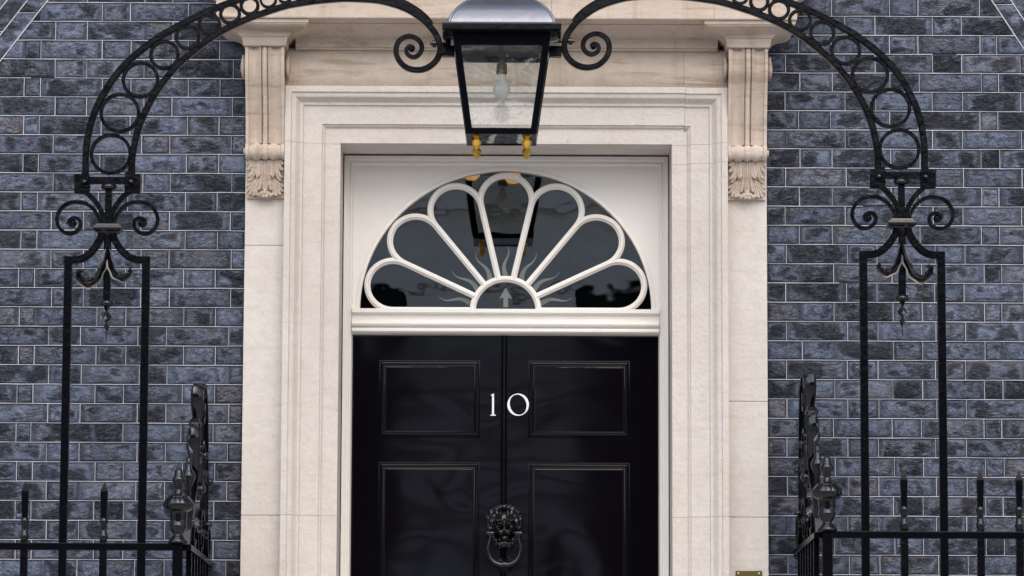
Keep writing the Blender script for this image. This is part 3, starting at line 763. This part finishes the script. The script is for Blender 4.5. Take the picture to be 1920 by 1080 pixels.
# the number
NY = DY - .003
def npx(x, y): return U(x, y, NY)
P1 = [npx(x, y) for x, y in ((919.2, 779.4), (929.8, 779.4), (929.4, 778.2), (926.3, 776.8), (926.3, 738.0), (925.4, 738.2), (920.2, 740.6), (920.4, 741.8), (922.6, 741.4), (922.6, 776.8), (919.6, 778.2))]
vs = [(x, NY - .003, z) for x, z in P1] + [(x, NY + .003, z) for x, z in P1]; k = len(P1)
nm = MB().poly(list(reversed(P1)), NY - .003, NY + .003); nm.build('numeral', 'number', fd, 0, label='white figure 1')
cx, cz = npx(971.5, 758.8); nm = MB(); NS = 56; vs = []; fs = []
ra, rb = npx(991.8, 758)[0] - cx, npx(971, 738)[1] - cz
for i in range(NS):
    a = 2 * PI * i / NS; ox, oz = ra * math.cos(a), rb * math.sin(a)
    b0 = math.radians(-14); ix, iz = ra * .765 * math.cos(a + b0), rb * .925 * math.sin(a + b0)
    ix, iz = ix * math.cos(-b0) - iz * math.sin(-b0), ix * math.sin(-b0) * .9 + iz * math.cos(-b0)
    for y in (NY - .003, NY + .003): vs += [(cx + ox, y, cz + oz), (cx + ix, y, cz + iz)]
for i in range(NS):
    p = 4 * i; q = 4 * ((i + 1) % NS); fs += [(p, p + 1, q + 1, q), (p + 2, q + 2, q + 3, p + 3), (p, q, q + 2, p + 2), (p + 1, p + 3, q + 3, q + 1)]
nm.add(vs, fs).build('numeral', 'number', fd, 0, label='white figure 0')

# lion knocker
kn = MB(); kc = U(945.5, 990, DY - .03); KX, KZ = kc
def kp(zx, zy): return U(880 + zx / 6.754, 920 + zy / 6.754, DY - .03)
def kb(zx, zy, rx, rz_, ry, dy): 
    x, z = kp(zx, zy); s_ = 1 / 6.754 / 486; kn.ball((x, DY - dy, z), (rx * s_, ry, rz_ * s_), 14, 10)
kb(443, 430, 150, 190, .030, .012); kb(443, 380, 120, 130, .036, .024)                 # skull
kb(443, 440, 26, 90, .030, .050); kb(443, 505, 38, 26, .018, .066)                     # nose ridge, nose
kb(400, 530, 52, 42, .022, .056); kb(486, 530, 52, 42, .022, .056)                     # muzzle
kb(443, 600, 60, 40, .020, .038); kb(443, 670, 85, 60, .018, .020); kb(443, 640, 110, 60, .016, .012)      # chin and beard
for q in (-1, 1):
    kb(443 + q * 78, 385, 46, 24, .018, .048); kb(443 + q * 88, 470, 42, 36, .020, .040)    # brows, cheeks
    kb(443 + q * 72, 425, 20, 14, .010, .050)                                               # eyes
    kb(443 + q * 168, 290, 40, 58, .014, .022); kb(443 + q * 45, 320, 22, 70, .016, .048)   # ears, forehead locks
    for i, (x, y, a, b_) in enumerate(((100, 240, 48, 40), (55, 215, 44, 36), (205, 370, 34, 62), (200, 440, 34, 54), (150, 400, 40, 60), (180, 480, 40, 30), (140, 590, 30, 70), (105, 650, 28, 66), (60, 690, 26, 60), (130, 330, 34, 44), (95, 290, 30, 46))):
        kb(443 + q * x, y, a, b_, .016, .018 + .003 * (i % 3))
kb(443, 205, 44, 40, .018, .024)
kroot = MB().lathe([(0, -.010), (.040, -.009), (.052, -.004), (.053, .001), (0, .001)], (KX, DY, KZ + .004), 28, axis='y').build('door_knocker', 'knocker', fd, 40)
lh = kn.build('lion_head', 'knocker', kroot, 180)
md = lh.modifiers.new('remesh', 'REMESH'); md.mode = 'VOXEL'; md.voxel_size = .0016; md.use_smooth_shade = True
tx = bpy.data.textures.new('mane', 'CLOUDS'); tx.noise_scale = .012
dm = lh.modifiers.new('locks', 'DISPLACE'); dm.texture = tx; dm.strength = .0045; dm.mid_level = .5
RY = DY - .052
ring = [(265, 545), (262, 620), (243, 700), (238, 770), (262, 850), (310, 905), (375, 935), (443, 945)]
ring = ring + [(886 - x, y) for x, y in reversed(ring[:-1])]
rp = spline([(U(880 + x / 6.754, 920 + y / 6.754, RY)[0], RY, U(880 + x / 6.754, 920 + y / 6.754, RY)[1]) for x, y in ring], 6)
sc_ = [.62 + .42 * math.sin(PI * i / (len(rp) - 1)) for i in range(len(rp))]
MB().sweep(rp, rnd(.0098, 12), (0, 1, 0), sc=sc_).build('knocker_ring', 'knocker', kroot, 60)
for zx in (265, 621):
    x, z = U(880 + zx / 6.754, 920 + 540 / 6.754, RY); MB().lathe([(0, -.0135), (.008, -.0135), (.009, -.010), (.009, .010), (.008, .0135), (0, .0135)], (x, RY, z), 14, axis='x').build('pivot', 'knocker', kroot, 40)
x, z = U(880 + 443 / 6.754, 920 + 935 / 6.754, RY)
MB().lathe([(0, -.024), (.008, -.024), (.0105, -.018), (.0095, -.010), (.0135, 0), (.0095, .010), (.0105, .018), (.008, .024), (0, .024)], (x, RY, z), 20, axis='x', lobes=lambda h: (10, .14)).build('ring_knop', 'knocker', kroot, 40)
x, z = U(880 + 450 / 6.754, 920 + 945 / 6.754, DY)
MB().lathe([(0, -.034), (.012, -.033), (.020, -.024), (.026, -.012), (.032, -.006), (.033, .001), (0, .001)], (x, DY, z), 24, axis='y').build('striker_boss', 'knocker', kroot, 40)

# ------------------------------------------------------------------ wrought iron
IY = -1.0
SIDES = {-1: 'without the brass plate', 1: 'with the brass plate'}
def mirror(p): return (-p[0] - .0037, p[1], p[2] + .0294)
def amirror(p):
    t = max(0, min(1, (p[0] + 1.4) / (1.4 - .24))); return (-p[0] - .0037 - .0245 * t, p[1], p[2] + .0294 - .019 * t)
PX1 = 1 / 531.0                                  # metres per photo pixel in the plane of the ironwork
def standard(side):
    mp = mirror if side > 0 else None
    bx = -1.4 if side < 0 else 1.3963
    r = root('iron_standard', (bx, IY, GROUND), 'black wrought iron scrolled standard before the brick wall beside the pilaster ' + SIDES[side], 'ironwork', 'standards carrying the lantern arch')
    def B(): return MB(mp)
    def pth(pts, n=6, Y=IY): return pxpath(pts, Y, n)
    zb = GROUND
    for xs_ in (128, 274):
        xt, zt_ = U(xs_ + 0.5, 492, IY); B().box(xt - .0138, xt + .0138, IY - .0138, IY + .0138, zb, U(xs_, 481, IY)[1]).build('post', 'iron', r, 30, .002)
    for q in (-1, 1):
        m_ = lambda pts: [((x if q < 0 else 402.5 - x), y) for x, y in pts]
        B().sweep(pth(m_([(131, 487.5), (146, 487), (160, 482), (173, 471), (184, 456), (190, 443), (191.5, 428)])), rect(.0125, .0130), (0, 1, 0)).build('shoulder_scroll', 'iron', r, 40)
        B().sweep(pth(m_([(196.5, 418), (193, 403), (185, 386), (174, 372), (163, 362)])), rect(.0085, .013), (0, 1, 0)).build('splay_bar', 'iron', r, 40)
        B().sweep(pth(m_([(189, 417), (183, 403), (173, 390), (160, 381.5), (145, 379), (129, 381), (116, 390), (108, 404), (107.5, 419), (114, 431), (125, 438), (138, 437), (148, 430), (151, 419), (147, 411.5), (139, 409), (131, 413), (130.5, 420), (136, 423.5), (139, 419)]), 7),
                   rect(.0062, .0120), (0, 1, 0)).build('side_scroll', 'iron', r, 40)
        x, z = U(137 if q < 0 else 265.5, 419, IY); B().ball((x, IY, z), (.013, .014, .013)).build('scroll_eye', 'iron', r, 60)
        # plate that takes the foot of the arch, with bolt
        P = [U(x, y, IY) for x, y in m_([(139.5, 327.5), (152, 327.5), (153.5, 330), (168, 330), (169, 352), (167, 366), (156, 363.5), (139.5, 362.5)])]
        B().poly(P, IY - .010, IY + .012, .002, .002).build('foot_plate', 'iron', r, 30)
        x, z = U(160 if q < 0 else 247, 343, IY); B().lathe([(0, -.014), (.006, -.013), (.010, -.008), (.0105, 0)], (x, IY - .016, z), 14, axis='y').build('bolt', 'iron_fine', r, 40)
        B().poly([U(x, y, IY) for x, y in m_([(153.5, 325), (167, 325), (168.5, 353), (153, 351)])], IY - .018, IY - .0105, .002, .002).build('arch_clamp', 'iron', r, 30)
    (xa, za), (xb_, zb_) = U(168, 338.5, IY), U(241, 338.5, IY)
    B().box(xa, xb_, IY - .011, IY + .011, za - .0125, za + .0125).build('cross_bar', 'iron', r, 30, .002)
    xc, zc = U(204.5, 350, IY)
    B().lathe([(0, .0145), (.012, .014), (.022, .009), (.028, .001), (.0285, -.004), (.024, -.010), (.014, -.013), (0, -.013)], (xc, IY, zc), 22).build('mushroom_knob', 'iron_fine', r, 60)
    xs_, zt_ = U(204, 357, IY); zl = U(204, 418, IY)[1]
    B().box(xs_ - .0118, xs_ + .0118, IY - .0118, IY + .0118, zl, zt_).build('stem', 'iron', r, 30, .002)
    cx_, cz_ = U(202.5, 427, IY)
    B().levels([(IY - .018, cz_ - .022, cx_ - .034, cx_ + .034), (IY - .022, cz_ - .016, cx_ - .040, cx_ + .040), (IY - .030, cz_ - .011, cx_ - .049, cx_ + .049), (IY - .032, cz_ - .003, cx_ - .051, cx_ + .051), (IY - .029, cz_ + .004, cx_ - .048, cx_ + .048),
                (IY - .024, cz_ + .006, cx_ - .044, cx_ + .044), (IY - .022, cz_ + .012, cx_ - .040, cx_ + .040), (IY - .018, cz_ + .016, cx_ - .034, cx_ + .034)], IY + .03).build('collar', 'iron_fine', r, 30, .002)
    # pendant: stem, two leaf curls, knob, twisted drop
    x0, z0 = U(202, 440, IY); x1, z1 = U(200.5, 566, IY)
    B().sweep([(x0, IY, z0), (x1, IY, z1)], rect(.0125, .0125), (0, 1, 0)).build('pendant_stem', 'iron', r, 30)
    for q, pts in ((-1, [(201.5, 468), (199, 484), (194, 500), (188, 514), (181, 527), (170, 534.5), (160, 534), (152, 525), (149.5, 516), (153, 511), (158, 512)]),
                   (1, [(201.5, 468), (205, 484), (208.5, 498), (213, 510), (220, 519), (230, 524), (238, 522), (244.5, 516), (246, 511), (242, 509)])):
        pth_ = pth(pts, 7, IY - .012); k = len(pth_); sc_ = [.75 + .75 * math.sin(PI * min(1, i / k * 1.15)) ** .8 * (1 - .25 * i / k) for i in range(k)]
        for i, p in enumerate(pth_): p.y -= .028 * math.sin(PI * .5 * i / k)
        B().sweep(pth_, [(-.0105, .004), (-.0115, -.003), (-.007, -.002), (-.003, -.006), (0, -.012), (.003, -.006), (.007, -.002), (.0115, -.003), (.0105, .004), (0, .006)], (0, 1, 0), sc=[q_ * (1 + .14 * math.sin(i_ * .55)) for i_, q_ in enumerate(sc_)]).build('leaf_curl', 'iron_fine', r, 35)
    xk, zk = U(200.5, 568.5, IY)
    B().lathe([(0, .0125), (.012, .012), (.021, .008), (.0265, 0), (.024, -.007), (.014, -.0115), (0, -.012)], (xk, IY, zk), 22).build('pendant_knob', 'iron_fine', r, 60)
    xt, zt_ = U(200.5, 573, IY); xe, ze = U(199.5, 638, IY); vs = []; fs = []; NN = 40; R8 = 8
    for i in range(NN + 1):
        t = i / NN; z = zt_ + (ze - zt_) * t; th = t * 2 * PI * 1.55; rad = (.0085 + .008 * math.sin(PI * min(1, t * 1.35)) ** 1) * (1 - t ** 3) + .0006
        for j in range(R8):
            a = 2 * PI * j / R8; u_, v_ = rad * math.cos(a), rad * .42 * math.sin(a)
            vs.append((xt + (xe - xt) * t + u_ * math.cos(th) - v_ * math.sin(th), IY + u_ * math.sin(th) + v_ * math.cos(th), z))
    for i in range(NN):
        for j in range(R8): fs.append((i * R8 + j, i * R8 + (j + 1) % R8, (i + 1) * R8 + (j + 1) % R8, (i + 1) * R8 + j))
    B().add(vs, fs + [tuple(range(R8)), tuple(range(NN * R8, (NN + 1) * R8))]).build('twisted_drop', 'iron_fine', r, 50)
standard(-1); standard(1)

# the arch that carries the lantern
ar = root('iron_arch', (0, IY, 3.05), 'black wrought iron overthrow arch filled with rings, carrying the lantern', 'arch')
OUT = [(160.5, 352), (160.5, 322), (161, 290), (165, 258), (174, 222), (188, 188), (208, 154), (233, 123), (260, 98), (292, 74), (333, 50), (368, 32), (404, 16), (443, 1), (485, -12), (535, -21), (590, -25), (650, -22), (700, -12), (752, 4), (778, 18), (797, 33), (808, 47)]
INN = [(247, 352), (247.5, 322), (249, 290), (256, 254), (267, 222), (283, 189), (304, 157), (333, 123), (367, 93), (400, 69), (433, 50), (480, 30), (531, 13), (575, 4), (612, 0), (655, -2), (698, 0), (727, 5), (764, 18), (794, 38), (811, 56), (821, 73), (825, 92), (821, 108), (811, 121), (797, 129.5), (780, 131.5), (763, 127), (750, 116), (743, 101), (744, 85), (752, 74), (765, 69), (779, 72), (789, 81), (791, 93), (785, 103), (775, 107.5), (765, 103), (762, 95), (766, 88), (773, 88), (776, 93)]
RINGS = [(208, 289, 39.5), (225, 212, 38.5), (263.5, 150, 35.5), (308.5, 103.5, 29), (352, 70.5, 24.5), (393, 46.5, 22.3), (431.5, 26, 20.8), (468, 11, 19), (503, -.5, 16.8), (534, -6.5, 14), (561, -10.5, 12), (584, -12.5, 10.4), (604, -13, 9.2), (622, -12.5, 8.6)]
for mp in (None, amirror):
    MB(mp).sweep(pxpath(OUT, IY, 6), rect(.0115, .0125), (0, 1, 0)).build('outer_bar', 'iron', ar, 40)
    pts = pxpath(INN, IY, 6); k = len(pts); sc_ = [1.0 if i < k * .5 else 1.0 - .38 * (i - k * .5) / (k * .5) for i in range(k)]
    MB(mp).sweep(pts, rect(.0110, .0125), (0, 1, 0), sc=sc_).build('inner_bar', 'iron', ar, 40)
    x, z = U(772, 93, IY); MB(mp).ball((x, IY, z), (.010, .011, .010)).build('scroll_eye', 'iron', ar, 60)
    for (px, py, rp_) in RINGS:
        x, z = U(px, py, IY); r_ = rp_ * PX1
        th = .0060 if rp_ > 18 else .0045
        MB(mp).sweep([(x + (r_ - th) * math.cos(2 * PI * i / 40), IY, z + (r_ - th) * math.sin(2 * PI * i / 40)) for i in range(40)], rect(th, .0105), (0, 1, 0), True).build('ring', 'iron', ar, 40)
    # bolt through to the lantern
    x, z = U(824, 82, IY)
    MB(mp).lathe([(0, -.034), (.0055, -.034), (.006, -.026), (.0125, -.025), (.013, -.012), (.006, -.011), (.006, .040), (0, .040)], (x, IY, z), 12, axis='x').build('lantern_bolt', 'iron_fine', ar, 40)

# ------------------------------------------------------------------ lantern
LX = -.0155
lt = root('lantern', (LX, IY, 3.12), 'black four-sided glass lantern with gilt drops hanging in the iron arch', 'lantern')
zb, ztop = 3.163, 3.512; hb, ht = .1235, .172
def lerp(a, b_, t): return a + (b_ - a) * t
def corner(sx, sy, t, ins=0): h = lerp(hb, ht, t) - ins; return Vector((LX + sx * h, IY + sy * h, lerp(zb, ztop, t)))
for sx in (-1, 1):
    for sy in (-1, 1):
        p, q = corner(sx, sy, 0, .0115), corner(sx, sy, 1, .0115); vs = []
        for c in (p, q): vs += [(c.x + a * .0118, c.y + b_ * .0118, c.z) for a, b_ in ((-1, -1), (1, -1), (1, 1), (-1, 1))]
        MB().add(vs, [(3, 2, 1, 0), (4, 5, 6, 7)] + [(i, (i + 1) % 4, 4 + (i + 1) % 4, 4 + i) for i in range(4)]).build('corner_bar', 'iron', lt, 30, .002)
for t0, t1, nm in ((0, .062, 'bottom_rail'), (.885, 1.0, 'top_rail')):
    for (sx, sy) in ((0, -1), (0, 1), (-1, 0), (1, 0)):
        vs = []
        for t in (t0, t1):
            h = lerp(hb, ht, t); z = lerp(zb, ztop, t); n_ = .013
            if sx == 0: 
                for (a, b_) in ((-(h - .0225), -.001), (h - .0225, -.001), (h - .0225, -.019), (-(h - .0225), -.019)): vs.append((LX + a, IY + sy * (h + b_), z))
            else:
                for (a, b_) in ((-(h - .0225), -.001), (h - .0225, -.001), (h - .0225, -.019), (-(h - .0225), -.019)): vs.append((LX + sx * (h + b_), IY + a, z))
        MB().add(vs, [(3, 2, 1, 0), (4, 5, 6, 7)] + [(i, (i + 1) % 4, 4 + (i + 1) % 4, 4 + i) for i in range(4)]).build(nm, 'iron', lt, 30, .002)
for (sx, sy) in ((0, -1), (0, 1), (-1, 0), (1, 0)):
    vs = []
    for t in (.055, .89):
        h = lerp(hb, ht, t); z = lerp(zb, ztop, t); q = h - .0215
        for d in (-.0085, -.0115):
            for a in (-q, q): vs.append((LX + a, IY + sy * (h + d), z) if sx == 0 else (LX + sx * (h + d), IY + a, z))
    MB().add(vs, [(0, 1, 5, 4), (2, 6, 7, 3), (0, 2, 3, 1), (4, 5, 7, 6), (0, 4, 6, 2), (1, 3, 7, 5)]).build('glass_pane', 'lamp_glass', lt, 0)
MB().box(LX - hb + .02, LX + hb - .02, IY - hb + .02, IY + hb - .02, zb + .003, zb + .006).build('bottom_pane', 'lamp_glass', lt, 0)
# rim and domed roof
def sq(L, name, mat, bev=0, smooth=30):
    vs = []; fs = []
    for (h, z) in L: vs += [(LX - h, IY - h, z), (LX + h, IY - h, z), (LX + h, IY + h, z), (LX - h, IY + h, z)]
    for i in range(len(L) - 1):
        for j in range(4): fs.append((4 * i + j, 4 * i + (j + 1) % 4, 4 * i + 4 + (j + 1) % 4, 4 * i + 4 + j))
    fs += [(3, 2, 1, 0), tuple(4 * len(L) - 4 + j for j in range(4))]
    return MB().add(vs, fs).build(name, mat, lt, smooth, bev)
sq([(.166, 3.5125), (.196, 3.514), (.206, 3.518), (.2085, 3.520), (.2085, 3.5395)], 'rim', 'iron', .0015)
sq([(.2085, 3.540), (.2095, 3.543), (.206, 3.546), (.188, 3.5485)], 'roof_flashing', 'lead')
RP = [(.186, 3.549), (.1850, 3.554), (.180, 3.568), (.170, 3.587), (.156, 3.606), (.137, 3.625), (.116, 3.641), (.095, 3.655), (.077, 3.668), (.062, 3.686), (.058, 3.70)]
sq(RP, 'roof', 'lead', 0, 60)
for sx in (-1, 1):
    for sy in (-1, 1):
        MB().sweep([(LX + sx * (h - .002), IY + sy * (h - .002), z) for h, z in RP], rnd(.006, 8), (sy * .7071, -sx * .7071, 0)).build('hip_roll', 'lead', lt, 60)
sq([(.066, 3.70), (.066, 3.735), (.075, 3.74), (.075, 3.748), (.05, 3.765), (.02, 3.79)], 'chimney', 'iron', .001)
MB().lathe([(0, 0), (.012, .002), (.022, .02), (.022, .03), (.012, .045), (.004, .052), (.002, .075), (0, .076)], (LX, IY, 3.788), 18).build('crown_knob', 'gold', lt, 50)
MB().box(LX - .15, LX + .15, IY - .15, IY + .15, 3.500, 3.508).build('reflector_plate', 'brass', lt, 0)
MB().lathe([(.010, .10), (.010, .04), (.018, .036), (.020, 0), (0, 0)], (LX, IY, 3.400), 16).build('lamp_holder', 'brass', lt, 40)
MB().lathe([(.012, .0), (.013, -.015), (.016, -.026), (.024, -.038), (.029, -.050), (.031, -.060), (.028, -.074), (.020, -.085), (.010, -.090), (0, -.091)], (LX, IY, 3.402), 22).build('bulb', 'bulb', lt, 60)
for sx in (-1, 1):
    MB().box(*sorted((LX + sx * .168, LX + sx * .212)), IY - .02, IY + .02, 3.462, 3.4995).build('side_bracket', 'iron', lt, 30, .003)
for sx in (-1, 1):
    for sy in (-1, 1):
        c = (LX + sx * .0885 + .001, IY + sy * .093, 3.158)
        MB().lathe([(.010, .003), (.011, -.002), (.007, -.006), (.010, -.010), (.0155, -.0145), (.0170, -.020), (.0160, -.027), (.0125, -.034), (.0078, -.041), (.003, -.047), (0, -.049)], c, 24, lobes=lambda h: (12, .12 + .05 * math.sin(h * 1400))).build('gilt_drop', 'gold', lt, 60)

# ------------------------------------------------------------------ railings
def railing(side):
    mp = (lambda p: (-p[0] - .010, p[1], p[2] + .052)) if side > 0 else None
    cx = -1.137
    r = root('iron_railing', (-1.137 if side < 0 else 1.127, IY, GROUND), 'black iron spear railing with urn corner post beside the pilaster ' + SIDES[side], 'railing', 'railings either side of the doorstep')
    def B(): return MB(mp)
    zr = U(200, 1025, IY)[1]; zbase = GROUND - (.052 if side > 0 else 0)
    B().box(-2.7, cx + .017, IY - .016, IY + .020, zr - .0125, zr + .0125).build('top_rail', 'iron', r, 30, .003)
    B().box(-2.7, cx + .02, IY - .014, IY + .014, zbase + .16, zbase + .18).build('bottom_rail', 'iron', r, 30, .003)
    sp = [.0, 0]
    X0 = -1.6755; pitch = .1395
    ztip = U(47, 903, IY)[1]
    xs_ = [U(195, 960, IY)[0], U(47, 960, IY)[0]]; xs_ += [xs_[1] - pitch * i for i in range(1, 8)]
    if side > 0: xs_ = [-U(1695, 960, IY)[0] - .010, -U(1838, 960, IY)[0] - .010, -U(1911, 960, IY)[0] - .010]; xs_ += [xs_[2] - pitch * i for i in range(1, 7)]
    q2 = math.sqrt(2)
    for x in xs_:
        h = ztip - zr
        B().lathe([(.0125 * q2, zbase - zr), (.0125 * q2, h * .05), (.0115 * q2, h * .10)], (x, IY, zr), 4, PI / 4).build('spear_shaft', 'iron', r, 30)
        B().lathe([(.0118, h * .10), (.0155, h * .13), (.0150, h * .18), (.0118, h * .22), (.0110, h * .34), (.0150, h * .37), (.0145, h * .42), (.0105, h * .44)], (x, IY, zr), 14).build('spear_collar', 'iron_fine', r, 40)
        B().lathe([(.0095 * q2, h * .43), (.0125 * q2, h * .84), (.0122 * q2, h * .86), (.0012, h)], (x, IY, zr), 4, PI / 4).build('spear_head', 'iron', r, 30)
    # corner post and urn
    zu = U(335, 1019, IY)[1]
    B().box(cx - .0175, cx + .0175, IY - .0175, IY + .0175, zbase, zr + .013).build('corner_post', 'iron', r, 30, .003)
    s_ = 1 / 4.91 / 531; prof = [(0, 85), (14, 90), (28, 102), (38, 122), (42, 140), (41, 155), (44, 163), (58, 180), (63, 198), (59, 215), (46, 230), (40, 240), (41, 262), (34, 275), (32, 292), (38, 305), (46, 325), (60, 340), (95, 348), (97, 356), (108, 366), (130, 390), (141, 415), (142, 430), (132, 455), (112, 475), (92, 486),
        (80, 492), (80, 510), (77, 560), (74, 600), (79, 610), (81, 622), (75, 632), (70, 650), (58, 675), (44, 690), (41, 702), (60, 712), (66, 728), (80, 742), (90, 758), (90, 772), (84, 776)]
    B().lathe([(a * s_, (776 - b_) * s_) for a, b_ in reversed(prof)], (cx, IY, zr + .0125), 96, lobes=lambda h: (12, .04) if (776 - 480) * s_ < h < (776 - 345) * s_ else None).build('urn', 'iron_fine', r, 85)
    # return railing to the wall
    xr_ = -1.108
    B().box(xr_ - .016, xr_ + .016, IY + .02, -.004, zr - .0105, zr + .0115).build('return_rail', 'iron', r, 30, .003)
    B().box(xr_ - .012, xr_ + .012, IY + .018, -.004, zbase + .16, zbase + .18).build('return_bottom_rail', 'iron', r, 30, .003)
    for i in range(1, 8):
        y = IY + .123 * i; B().box(xr_ - .010, xr_ + .010, y - .010, y + .010, zbase, zr - .0108).build('baluster', 'iron', r, 30, .002)
    # ornamental scroll panel standing on the return rail
    p = root('scroll_panel', (xr_ if side < 0 else -xr_ - .01, -.45, zr + (.052 if side > 0 else 0)), 'black iron scrollwork crest on the return rail beside the pilaster ' + SIDES[side], 'ironwork', 'scroll crests on the return rails')
    X = xr_ - .012
    def yz(pts, n=7): return spline([(X, a, zr + b_) for a, b_ in pts], n)
    def sb(name, pts, w_=.0055, d=.013, sc=None): 
        pp = yz(pts); B().sweep(pp, rect(w_, d), (1, 0, 0), sc=sc(len(pp)) if sc else None).build(name, 'iron_fine', p, 40)
    sb('main_scroll', [(-.10, .012), (-.10, .10), (-.105, .22), (-.12, .36), (-.15, .50), (-.20, .60), (-.27, .645), (-.34, .63), (-.375, .58), (-.365, .53), (-.325, .505), (-.29, .525), (-.285, .56), (-.31, .575)], .0065, .016)
    sb('lower_scroll', [(-.86, .012), (-.80, .09), (-.72, .15), (-.63, .20), (-.55, .27), (-.50, .35), (-.48, .43), (-.505, .48), (-.55, .49), (-.58, .455), (-.565, .42), (-.535, .42)], .006, .014)
    sb('inner_scroll', [(-.16, .03), (-.20, .13), (-.28, .18), (-.36, .15), (-.385, .08), (-.34, .03), (-.28, .045), (-.265, .095), (-.30, .115)], .006, .014)
    sb('inner_scroll', [(-.125, .34), (-.20, .28), (-.30, .28), (-.36, .34), (-.35, .41), (-.29, .435), (-.245, .40), (-.26, .36)], .006, .013)
    sb('inner_scroll', [(-.45, .012), (-.52, .09), (-.61, .10), (-.66, .06), (-.63, .02), (-.59, .035)], .0055, .013)
    B().sweep([(X + .016, -.16 + .058 * math.cos(2 * PI * i / 28), zr + .075 + .058 * math.sin(2 * PI * i / 28)) for i in range(28)], rect(.0065, .011), (1, 0, 0), True).build('scroll_ring', 'iron_fine', p, 40)
    for (a, b_, r_, dx) in ((-.305, .56, .016, 0), (-.30, .10, .015, .004), (-.26, .385, .016, .010), (-.55, .44, .017, -.004), (-.61, .045, .014, 0), (-.12, .30, .013, .020), (-.13, .14, .012, .020), (-.40, .25, .018, .010), (-.47, .40, .014, -.010)):
        B().ball((X + dx, a, zr + b_), (r_ * 1.1, r_, r_)).build('boss', 'iron_fine', p, 60)
    for (a, z0, z1, dx) in ((-.46, .42, .63, -.008), (-.64, .19, .47, -.014)):
        h = z1 - z0
        B().lathe([(.008, 0), (.012, h * .08), (.009, h * .16), (.016, h * .22), (.0235, h * .28), (.0245, h * .32), (.020, h * .37), (.011, h * .41), (.0125, h * .47), (.009, h * .55)], (X + dx, a, zr + z0), 18).build('finial_knop', 'iron_fine', p, 60)
        vs = []; fs = []; NN = 30; R8 = 8
        for i in range(NN + 1):
            t = i / NN; rad = .0135 * (1 - t ** 2.5) * (.75 + .25 * math.sin(t * 9)) + .0008; th = t * 2 * PI * 1.3 + .6
            for j in range(R8):
                q = 2 * PI * j / R8; u_, v_ = rad * math.cos(q), rad * .5 * math.sin(q); vs.append((X + dx + .004 * math.sin(t * 9) + u_ * math.cos(th) - v_ * math.sin(th), a + u_ * math.sin(th) + v_ * math.cos(th), zr + z0 + h * (.52 + .48 * t)))
        for i in range(NN):
            for j in range(R8): fs.append((i * R8 + j, i * R8 + (j + 1) % R8, (i + 1) * R8 + (j + 1) % R8, (i + 1) * R8 + j))
        B().add(vs, fs + [tuple(range(R8)), tuple(range(NN * R8, NN * R8 + R8))]).build('twisted_finial', 'iron_fine', p, 50)
    for (a, b_, t) in ((-.52, .30, .9), (-.42, .46, 1.0), (-.34, .22, .8)):
        pp = yz([(a, b_), (a - .05, b_ + .05), (a - .08, b_ + .11), (a - .075, b_ + .155), (a - .045, b_ + .165)], 6); k = len(pp)
        B().sweep(pp, [(-.009, -.010), (0, -.016), (.009, -.010), (.006, .010), (0, .016), (-.006, .010)], (1, 0, 0), sc=[t * (.5 + .9 * math.sin(PI * (.1 + .8 * i / k))) for i in range(k)]).build('iron_leaf', 'iron_fine', p, 40)
railing(-1); railing(1)

# ------------------------------------------------------------------ the building over the street, seen only mirrored in the door and glass
gb = root('government_building', (0, -28, GROUND), 'grey stone government building across the street facing the black door', 'building')
BY = -28.0
rows = [GROUND, 1.0, 1.9, 2.75, 3.6, 4.2, 4.8, 5.42, 5.86]
def wallrect(x0, x1, z0, z1): MB().box(x0, x1, BY - .6, BY, z0, z1).build('ashlar_block', 'portland', gb, 0, .03)
wins = [(.78 + 4.3 * k, .78 + 4.3 * k + 2.3) for k in range(-4, 5)]
for k, (a, b_) in enumerate(wins):
    nxt = a - 2.0
    for i in range(len(rows) - 1): wallrect(nxt, a, rows[i] + .11, rows[i + 1] - .11)
    MB().box(a + .002, b_ - .002, BY - .28, BY - .22, GROUND, 6.6).build('window', 'dark_glass', gb, 0)
MB().box(-17.5, 20.5, BY - .9, BY - .3, GROUND, 7.0).build('dark_backing', 'dark_glass', gb, 0)  # dark sheet added behind the blocks, stands for shade in the grooves
MB().box(-17.5, 20.5, BY - .6, BY + .06, 6.62, 6.9).build('string_course', 'portland', gb, 0, .03)
MB().box(-17.5, 20.5, BY - .6, BY + .22, 7.5, 7.72).build('string_course', 'portland', gb, 0, .03)
MB().box(-17.5, 20.5, BY - .7, BY - .02, 5.86, 6.6).build('lintel_band', 'portland', gb, 0) if False else None
for k, (a, b_) in enumerate(wins): MB().box(a - 2.0, a, BY - .6, BY, 5.865, 6.615).build('ashlar_block', 'portland', gb, 0, .03)
MB().box(-17.5, 20.5, BY - .6, BY, 6.905, 7.495).build('frieze_band', 'portland', gb, 0)
MB().box(-17.5, 20.5, BY - .6, BY - .01, 7.725, 8.2).build('upper_wall', 'portland', gb, 0)
MB().box(-18, 21, BY - .8, BY + .4, 8.205, 8.5).build('cornice', 'portland', gb, 0, .05)
